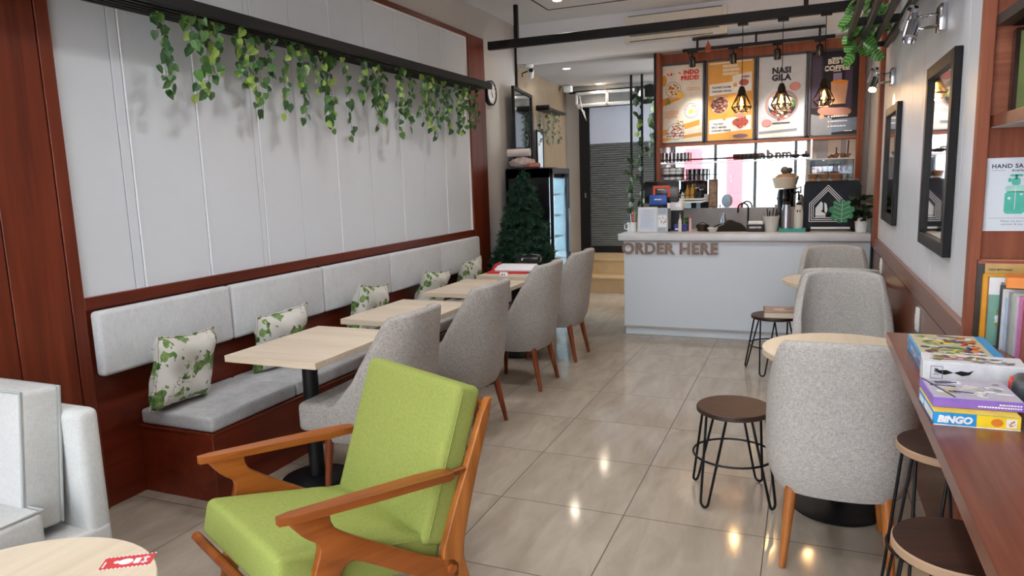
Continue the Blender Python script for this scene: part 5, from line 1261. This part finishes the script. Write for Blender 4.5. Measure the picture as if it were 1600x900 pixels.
gamebox('board_game', 'purple sided board game box with pale cover on top of the BiNGO box', (1.6989, -1.2058, 1.0296), 0.199, 0.187, 0.025, radians(2), [G['purple']], art_purple)
t = thing('game_tin', 'dark grey rounded tin with a red end beside the purple game box', 'tin', (1.8024, -1.093, 1.0004), radians(-14)); t.scale = (.845,) * 3
mb = MB(); mb.span(0, .17, -.06, .05, 0, .075, .022, 4); obj('body', mb, plain('dark_grey_tin', L(62, 66, 68), .35), t, 50)
mb = MB(); mb.span(-.006, .012, -.035, .022, .03, .068, .008, 3); obj('red_end', mb, G['red'], t, 50)
mb = MB(); mb.text('TR', .016, .001, T(.0, -.0355, .044) @ RX(radians(90)), bold=.0005); obj('lettering', mb, G['white'], t)

# books: spines to the room (-x), covers facing us, standing along the niche
def book(lab, x, y, th, w_, h_, rz, spine, cov, extra=None, grp=None):
    # local: x = depth of the cover away from the spine, y = thickness, z = height
    t = thing('picture_book', lab, 'book', (x, y, 1.0005), rz, grp); t.scale = (.845,) * 3
    mb = MB(); mb.span(.002, w_ - .003, .0015, th - .0015, .002, h_ - .003); obj('pages', mb, plain('page_edges', L(226, 216, 196), .8), t)
    mb = MB(); mb.span(0, w_, 0, .0015, 0, h_); mb.span(0, w_, th - .0015, th, 0, h_); obj('cover', mb, cov, t)
    mb = MB(); mb.span(-.0012, .002, 0, th, 0, h_); obj('spine', mb, spine, t)
    if extra: extra(t, w_, th, h_)
    return t
bkc = lambda n, r, g, b: plain('book_' + n, L(r, g, b), .3, var=.12, scale=16)
def gold_art(t, w_, th, h_):
    P = T(0, -.0002, 0) @ RX(radians(90))
    mb = MB(); flat(mb, P, 0, .022, 0, h_ - .011, .0003, .0004); obj('black_band', mb, bkc('black_gilt', 46, 42, 34), t)
    mb = MB(); flat(mb, P, 0, w_, h_ - .010, h_); obj('red_band', mb, bkc('dark_red', 150, 48, 44), t)
    mb = MB(); mb.text('HALF BOY+HALF', .0095, .0006, P @ T(.034, h_ - .036, 0), bold=.0004); obj('lettering', mb, bkc('dark', 60, 50, 40), t)
book('tall black spined book with a gold cover at the far end of the row', 1.8447, -0.4567, .034, .21, .302, radians(-4), bkc('black_gilt', 46, 42, 34), bkc('gold', 198, 164, 96), gold_art)
book('thin yellow orange book next to the gold one', 1.8573, -0.4787, .020, .17, .255, radians(-4), bkc('yolk', 232, 164, 32), bkc('yolk', 232, 164, 32))
def alb(t, w_, th, h_):
    P = T(0, -.0002, 0) @ RX(radians(90)); mb = MB(); flat(mb, P, 0, w_, h_ - .062, h_); obj('white_band', mb, M_paper, t)
    mb = MB(); mb.text('ALB', .012, .0006, P @ T(.034, h_ - .024, .0005), bold=.0003); obj('lettering', mb, bkc('dark', 60, 50, 40), t)
    mb = MB(); mb.text('My', .03, .0006, P @ T(.03, h_ - .052, .0005), bold=.0004, shear=.2); obj('red_lettering', mb, bkc('dark_red', 150, 48, 44), t)
    scatter(t, P, 0, w_, .01, h_ - .064, ('green', 'pale', 'white', 'olive'), 30, 12, .03, 'cover_art', .0002)
book('white topped sea green picture book in the row', 1.8675, -0.5041, .022, .16, .248, radians(-5), bkc('wine', 150, 60, 60), bkc('sea_green', 120, 168, 150), alb)
R2 = [(.010, .225, (40, 46, 52), 'dark narrow spined book with pale top in the row'), (.009, .215, (216, 214, 216), 'white spined book in the row, beside the dark narrow one'), (.012, .185, (186, 204, 226), 'short pale blue spined book in the row'), (.009, .21, (150, 150, 156), 'grey spined book in the row, left of the sage one'), (.010, .212, (176, 184, 168), 'sage grey spined book in the row'), (.010, .206, (196, 190, 196), 'pale mauve spined book left of the pink one'), (.017, .208, (206, 118, 176), 'pink spined book in the row'), (.012, .20, (170, 96, 82), 'rust coloured spined book right of the pink one'), (.026, .20, (52, 62, 68), 'thick dark slate book nearest in the row'), (.02, .205, (60, 70, 76), 'dark teal book nearest to us, at the right edge of the photo')]
x, y = 1.8869, -0.5193
for k, (th, h_, c_, lab) in enumerate(R2):
    th *= 1.9
    y -= (th + .004) * .845; x += .0034
    book(lab, x, y, th, .15, h_, radians(-8), bkc('spine_%d' % k, *c_), bkc('spine_%d' % k, *c_))
t = thing('orange_box', 'bright orange box lying on top of the row of books', 'box', (1.9503, -0.5691, 1.1931), radians(-10)); t.scale = (.845,) * 3
mb = MB(); mb.span(-.065, .10, -.06, .05, 0, .038, .002, 1); obj('carton', mb, bkc('bright_orange', 240, 140, 36), t); mb = MB(); mb.span(-.064, .099, -.059, .049, .0375, .0385); obj('lid', mb, bkc('deep_orange', 226, 120, 24), t)

# hand sanitizer notice
t = thing('sanitizer_notice', 'white HAND SANITIZER notice with a green bottle taped on the wood panel', 'notice', (1.9393, -0.4225, 1.3431), radians(0)); t.scale = (.845,) * 3
P = RX(radians(90)); mb = MB(); flat(mb, P, -.105, .105, 0, .262, 0, .001); obj('sheet', mb, plain('notice_paper', L(222, 232, 242), .5, var=.01), t)
mb = MB(); mb.text('HAND SANITIZER', .0205, .0004, P @ T(-.083, .226, .001), bold=.0006, spacing=1.1); mb.text('Available', .012, .0004, P @ T(0.005, .213, .001), bold=.0003, align='CENTER', spacing=1.2)
flat(mb, P, -.083, -.04, .217, .218, .001, .0003); flat(mb, P, -.085, .085, .046, .0468, .001, .0003); mb.text('Please use your hand', .009, .0004, P @ T(0.0, .033, .001), align='CENTER', spacing=1.15); mb.text('sanitizer & stay safe', .009, .0004, P @ T(0.0, .022, .001), align='CENTER', spacing=1.15); obj('lettering', mb, bkc('ink_navy', 60, 66, 84), t, 0)
Mg = bkc('mint', 84, 196, 176); mb = MB(); rb = lambda x0, x1, y0, y1, c: [(x0 + c, y0), (x1 - c, y0), (x1, y0 + c), (x1, y1 - c), (x1 - c, y1), (x0 + c, y1), (x0, y1 - c), (x0, y0 + c)]
P2 = P @ T(-.006, 0, .0011); mb.prism(rb(-.032, .032, .062, .142, .008), .0004, P2); mb.prism(rb(-.013, .013, .164, .190, .005), .0004, P2); mb.prism(rb(-.02, .02, .195, .203, .003), .0004, P2); flat(mb, P2, -.004, .004, .186, .2); mb.disc((-.019, .183, 0), .006, .0004, 12, P2, ry=.008); obj('bottle_print', mb, Mg, t, 0)
mb = MB(); mb.prism(rb(-.031, .031, .140, .163, .006), .0004, P2); obj('bottle_top_print', mb, bkc('pale_mint', 166, 222, 210), t, 0)
mb = MB(); flat(mb, P2, -.001, .001, .078, .16, .0006); mb.disc((-.018, .118, .0006), .005, .0004, 10, P2); mb.disc((.018, .132, .0006), .005, .0004, 10, P2, ry=.003); obj('highlight_print', mb, M_paper, t, 0)

# wall shelf with a picture, above the notice
sh = thing('wall_shelf', 'wooden wall shelf at the top right with pale underside', 'shelf', (1.8573, -0.4255, 1.654)); sh.scale = (.845,) * 3
mb = MB(); mb.prism([(0, 0), (.03, -1.4), (.45, -1.4), (.45, 0)], .04, T(0, 0, .004)); obj('board', mb, M_walnuty, sh)
mb = MB(); mb.prism([(.004, 0), (.034, -1.4), (.45, -1.4), (.45, 0)], .004); obj('underside', mb, plain('pale_underside', L(196, 198, 200), .6), sh)
sh_b = thing('wall_shelf', 'dark upper wall shelf at the top right corner', 'shelf', (1.8531, -0.4255, 1.9481)); sh_b.scale = (.845,) * 3
mb = MB(); mb.prism([(0, 0), (.04, -1.4), (.45, -1.4), (.45, 0)], .036); obj('board', mb, plain('charcoal_wood', L(58, 52, 50), .5, var=.2, scale=20), sh_b)
mb = MB(); mb.span(.05, .44, -1.3, -.01, -.004, 0); obj('underside', mb, M_black, sh_b)
pb = thing('framed_picture', 'green and orange painting with a dark edge standing on the wall shelf', 'picture', (1.9114, -0.4508, 1.6916), radians(2)); pb.scale = (.845,) * 3
mb = MB(); mb.span(-.02, .26, -.03, .01, 0, .285, .002, 1); obj('frame', mb, M_dkbot, pb)
mb = MB(); flat(mb, T(0, -.0302, 0) @ RX(radians(90)), -.006, .25, .012, .275); obj('canvas', mb, bkc('moss', 116, 132, 76), pb)
scatter(pb, T(0, -.0306, 0) @ RX(radians(90)), .0, .25, .05, .275, ('olive', 'sand', 'green', 'olive'), 40, 15, .03, 'canvas_art', 0)
scatter(pb, T(0, -.0312, 0) @ RX(radians(90)), .02, .14, .09, .21, ('orange', 'red', 'brown', 'orange'), 50, 16, .03, 'canvas_art', .0004)

# ================================================================ FRIDGE, TREE, ALLEY
fg = thing('drinks_fridge', 'tall black drinks fridge with a lit glass door, behind the Christmas tree', 'fridge', (-1.75, 4.29, 0))
M_fb = plain('fridge_black', L(24, 24, 30), .3)
mb = MB()
for q in ((0, .51, 0, .03, .0, 1.66), (0, .51, .56, .59, 0, 1.66), (0, .03, 0, .59, 0, 1.66), (0, .51, 0, .59, 0, .10), (0, .51, 0, .59, 1.56, 1.66)): mb.span(*q)
mb.span(.0, .40, .02, .57, 1.66, 1.675); obj('cabinet', mb, M_fb, fg)
mb = MB(); mb.span(.03, .036, .03, .56, .10, 1.56); mb.span(.03, .50, .03, .034, .10, 1.56); mb.span(.03, .50, .556, .56, .10, 1.56); obj('liner', mb, M_paper, fg)
mb = MB()
for a in ((.0, .022), (.568, .59)): mb.span(.515, .55, a[0], a[1], .02, 1.655, .003, 1)
mb.span(.515, .55, 0, .59, .02, .07); mb.span(.515, .55, 0, .59, 1.60, 1.655); dr = obj('door', mb, M_fb, fg)
mb = MB(); mb.span(.53, .536, .02, .57, .07, 1.60); obj('glass', mb, glass('fridge_glass', (.88, .95, .98, 1), .3), dr)
mb = MB(); mb.span(.55, .565, .535, .555, .70, 1.2); obj('handle', mb, M_steel, dr)
for z in (.35, .62, .88, 1.12, 1.36):
    mb = MB(); mb.span(.036, .48, .034, .556, z, z + .012); obj('shelf', mb, M_pla, fg)
mb = MB(); mb.span(.48, .505, .036, .05, .12, 1.54); mb.span(.34, .505, .546, .554, .12, 1.54); mb.span(.2, .45, .06, .53, 1.545, 1.556); obj('light_strip', mb, emit('cool_fridge_light', (.62, .86, 1.0, 1), 26), fg)
Mb = [plain('bottle_%d' % i, L(*c), .2) for i, c in enumerate(((120, 160, 180), (90, 120, 70), (170, 90, 60), (200, 210, 214)))]
for k, z in enumerate((.112, .362, .632, .892, 1.132, 1.372)):
    for j in range(5):
        bottle('drink_bottle', ORD[j] + ' bottle from the front on the %s shelf up inside the lit drinks fridge' % ORD[k], 'bottle', (-1.75 + .17, 4.29 + .09 + .10 * j, z), 'bottles in the drinks fridge', .028, .15 + .03 * ((k + j) % 2), Mb[(k * 2 + j) % 4], M_pla)
t = thing('paper_roll', 'white paper roll lying on top of the black fridge', 'paper roll', (-1.66, 4.40, 1.845), radians(8))
mb = MB(); mb.lathe([(.018, 0), (.042, 0), (.042, .26), (.018, .26)], 22, T(-.1, 0, 0) @ RY(radians(90))); obj('roll', mb, plain('roll_paper', L(208, 200, 198), .8), t)
t = thing('plastic_bag', 'crumpled clear plastic bag with reddish packets on top of the fridge', 'bag', (-1.60, 4.43, 1.6755))
mb = MB(); r = random.Random(5); bmx = bmesh.new(); bmesh.ops.create_icosphere(bmx, subdivisions=3, radius=1)
for v in bmx.verts: q = 1 + r.uniform(-.12, .12); v.co = Vector((v.co.x * .15 * q, v.co.y * .10 * q, max(0, (v.co.z + .85) * .062 * q)))
bmx.verts.index_update(); mb.add([tuple(v.co) for v in bmx.verts], [tuple(v.index for v in f.verts) for f in bmx.faces]); bmx.free(); obj('bag', mb, plain('crumpled_plastic', L(186, 170, 166), .25, var=.2, scale=30), t, 20)
mb = MB(); mb.span(.05, .20, -.10, .02, 0.0, .05, .012, 2, RZ(.2)); obj('packet', mb, plain('copper_packet', L(170, 96, 76), .25, var=.4, scale=24), t)

# Christmas tree
xt = thing('christmas_tree', 'dark green artificial Christmas tree in front of the black fridge', 'tree', (-1.39, 3.885, 0))
mb = MB(); mb.tube([(0, 0, .02), (0, 0, 1.58)], [.022, .008], 8); obj('trunk', mb, plain('dark_trunk', L(50, 40, 32), .8), xt)
mb = MB()
for k in range(3): a = 2 * pi * k / 3; mb.tube([(0, 0, .08), (.2 * cos(a), .2 * sin(a), .01)], .012, 8)
obj('stand', mb, M_black, xt)
r = random.Random(9); lf = MB(); wd = MB()
def needles(p0, p1, n, ln):
    d = (p1 - p0); dn = d.normalized(); a = dn.cross(Vector((0, 0, 1))); a = a.normalized() if a.length > .01 else Vector((1, 0, 0)); b_ = dn.cross(a)
    for k in range(n):
        f = r.random(); p = p0 + d * f; an = r.uniform(0, 2 * pi); o_ = (a * cos(an) + b_ * sin(an)) * r.uniform(.7, 1) + dn * r.uniform(.4, 1.1); o_.normalize()
        s_ = dn.cross(o_).normalized() * .004; e_ = p + o_ * ln * r.uniform(.7, 1.1)
        lf.add([tuple(p - s_), tuple(p + s_), tuple(e_ + s_ * .5), tuple(e_ - s_ * .5)], [(0, 1, 2, 3)], I4, 0 if r.random() < .75 else 1)
z = .50
while z < 1.56:
    f = (z - .50) / 1.06; rad = .335 * (1 - f) ** .68 + .04; nb = max(5, int(17 * (1 - f) + 5))
    for k in range(nb):
        a = 2 * pi * (k + r.random()) / nb; rr = rad * r.uniform(.72, 1.06); p0 = Vector((0, 0, z)); p1 = Vector((rr * cos(a), rr * sin(a), z + r.uniform(-.09, .05) - .04 * (1 - f)))
        wd.tube([p0, p1], .003, 4, caps=False); needles(p0.lerp(p1, .25), p1, int(34 + 90 * rr), .055)
        for q in (.45, .65, .85):
            m = p0.lerp(p1, q)
            for s_ in (-1, 1):
                e_ = m + Vector((cos(a + s_ * .8), sin(a + s_ * .8), r.uniform(-.2, .3))) * rr * .33; needles(m, e_, 22, .05)
    z += .062
needles(Vector((0, 0, 1.45)), Vector((0, 0, 1.63)), 70, .06)
obj('branches', wd, plain('dark_trunk', L(50, 40, 32), .8), xt); obj('needles', lf, [plain('pine_dark', L(18, 58, 40), .6, var=.25, scale=14), plain('pine_mid', L(44, 86, 60), .6, var=.25, scale=14)], xt, 0)

# alley door, shutter, air curtain
ds = struct('door_1', (lambda m: (m.span(-1.80, -1.645, 7.24, 7.31, .43, 2.62), m.span(-.35, -.22, 7.24, 7.31, .43, 2.62), m.span(-1.65, -.35, 7.24, 7.31, .43, .52), m.span(-1.65, -.35, 7.24, 7.31, 2.56, 2.62), m)[-1])(MB()), M_black)
mb = MB(); mb.span(-1.645, -.35, 7.27, 7.29, 2.035, 2.56); obj('upper_panel', mb, plain('pale_blue_grey_panel', L(190, 196, 210), .35, var=.02), ds)
mb = MB(); n = 46
for k in range(n):
    z0 = .52 + (2.035 - .52) * k / n; z1 = .52 + (2.035 - .52) * (k + 1) / n
    mb.prism([(z0, 0), (z0 + .004, .012), (z1 - .010, .014), (z1 - .004, 0)], 1.295, Matrix(((0, 0, 1, -1.645), (0, -1, 0, 7.285), (1, 0, 0, 0), (0, 0, 0, 1))))
obj('shutter', mb, plain('grey_green_shutter', L(94, 98, 96), .45, var=.03), ds)
mb = MB(); mb.span(-1.72, -1.70, 7.215, 7.24, 1.25, 1.32); obj('door_handle', mb, M_steel, ds)
mb = MB(); mb.span(-1.95, -.2, 7.26, 7.32, 2.78, 2.81); struct('trim_16', mb, M_black)
ai = thing('air_curtain', 'long white air curtain unit with grilles above the back door', 'air curtain', (-1.33, 7.10, 2.56))
mb = MB(); 
for q in ((-.47, -.44, 0, .21), (.44, .47, 0, .21), (-.02, .02, 0, .21), (-.47, .47, .17, .21), (-.47, .47, 0, .045)): mb.span(q[0], q[1], -.02, .20, q[2], q[3], .006, 2)
mb.span(-.46, .46, .03, .2, .0, .2); obj('housing', mb, M_pla, ai)
mb = MB()
for x0 in (-.435, .025):
    for k in range(21): mb.span(x0 + .0198 * k, x0 + .0198 * k + .007, .0, .02, .045, .17)
obj('grille', mb, plain('grey_grille', L(150, 150, 150), .4), ai)
mb = MB(); mb.tube([(-.40, -.03, .16), (-.36, -.04, -.06), (-.30, -.04, -.20), (-.34, -.03, -.06), (-.44, -.03, .0)], .005, 5); obj('cable', mb, M_pla, ai)
jb = thing('junction_box', 'small white box under the ceiling left of the air curtain', 'box', (-1.87, 6.95, 2.77)); mb = MB(); mb.span(-.05, .06, -.05, .05, 0, .085, .005, 1); obj('box', mb, M_pla, jb); mb = MB(); mb.span(-.02, .03, -.052, -.05, .02, .06); obj('cover', mb, M_paper, jb)
for x, lab in ((-.832, 'slim black floor to ceiling pole on the steps, farther left'), (-.688, 'slim black floor to ceiling pole on the steps, entwined by the vine')):
    t = thing('black_pole', lab, 'pole', (x, 6.45, .426), 0, 'black poles on the steps'); mb = MB(); mb.span(-.014, .014, -.014, .014, 0, 2.435); obj('pole', mb, M_black, t); mb = MB(); mb.span(-.04, .04, -.03, .03, 0, .006); obj('foot', mb, M_black, t)
mb = MB(); mb.span(-.62, -.23, 6.3, 6.6, 2.55, 2.70); tag(obj('dark_box', mb, M_blackgl), 'dark box high in the alley behind the vine', 'box')
for k, (x, z, ln, n, lab) in enumerate(((-.74, 2.74, 1.75, 30, 'long green vine winding down the right black pole'), (-.60, 2.78, .95, 15, 'short dark vine hanging next to the menu wall post'), (-.84, 1.85, .85, 15, 'green vine tangled on the left black pole'))):
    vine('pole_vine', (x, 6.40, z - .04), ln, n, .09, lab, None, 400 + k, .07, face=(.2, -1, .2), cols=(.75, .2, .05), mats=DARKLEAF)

# things on the far rectangular table
M_rcl = plain('red_cloth', L(198, 30, 44), .8); 
t = thing('red_folder', 'red and white folded cloth lying on the far rectangular table', 'cloth', (-1.01, 2.64, .7505), radians(6))
mb = MB(); mb.span(-.20, .16, -.13, .12, 0, .012, .004, 2); obj('red_layer', mb, M_rcl, t)
mb = MB(); mb.span(-.14, .22, -.10, .13, .012, .045, .014, 3); mb.span(-.13, .2, -.06, .12, .04, .06, .01, 3); obj('white_layer', mb, plain('white_cloth', L(226, 224, 228), .8), t, 50)
mb = MB(); mb.tube([(-.19, .02, .012), (-.17, .05, .05), (-.13, .08, .07)], .012, 6); obj('red_roll', mb, M_rcl, t)
t = thing('black_purse', 'small black purse with a silver clasp on the folded cloth', 'purse', (-.93, 2.84, .812), radians(4))
mb = MB(); mb.span(-.11, .11, -.045, .045, 0, .065, .022, 3); obj('body', mb, M_blackgl, t, 50)
mb = MB(); mb.sphere((-.05, -.047, .03), .012, 8); mb.tube([(-.06, 0, .062), (.02, -.01, .075), (.10, 0, .062)], .006, 6); obj('clasp', mb, M_chrome, t)
t = thing('price_tag', 'small white card at the front edge of the far rectangular table', 'card', (-.985, 2.385, .7505)); mb = MB(); mb.span(-.035, .035, -.012, .012, 0, .03, .003, 1); obj('card', mb, M_paper, t); mb = MB(); mb.disc((-.01, .012, 0), .007, .0006, 10, T(0, -.0121, 0) @ RX(radians(90))); mb.disc((.01, .012, 0), .006, .0006, 10, T(0, -.0121, 0) @ RX(radians(90))); obj('print', mb, M_dkbot, t)
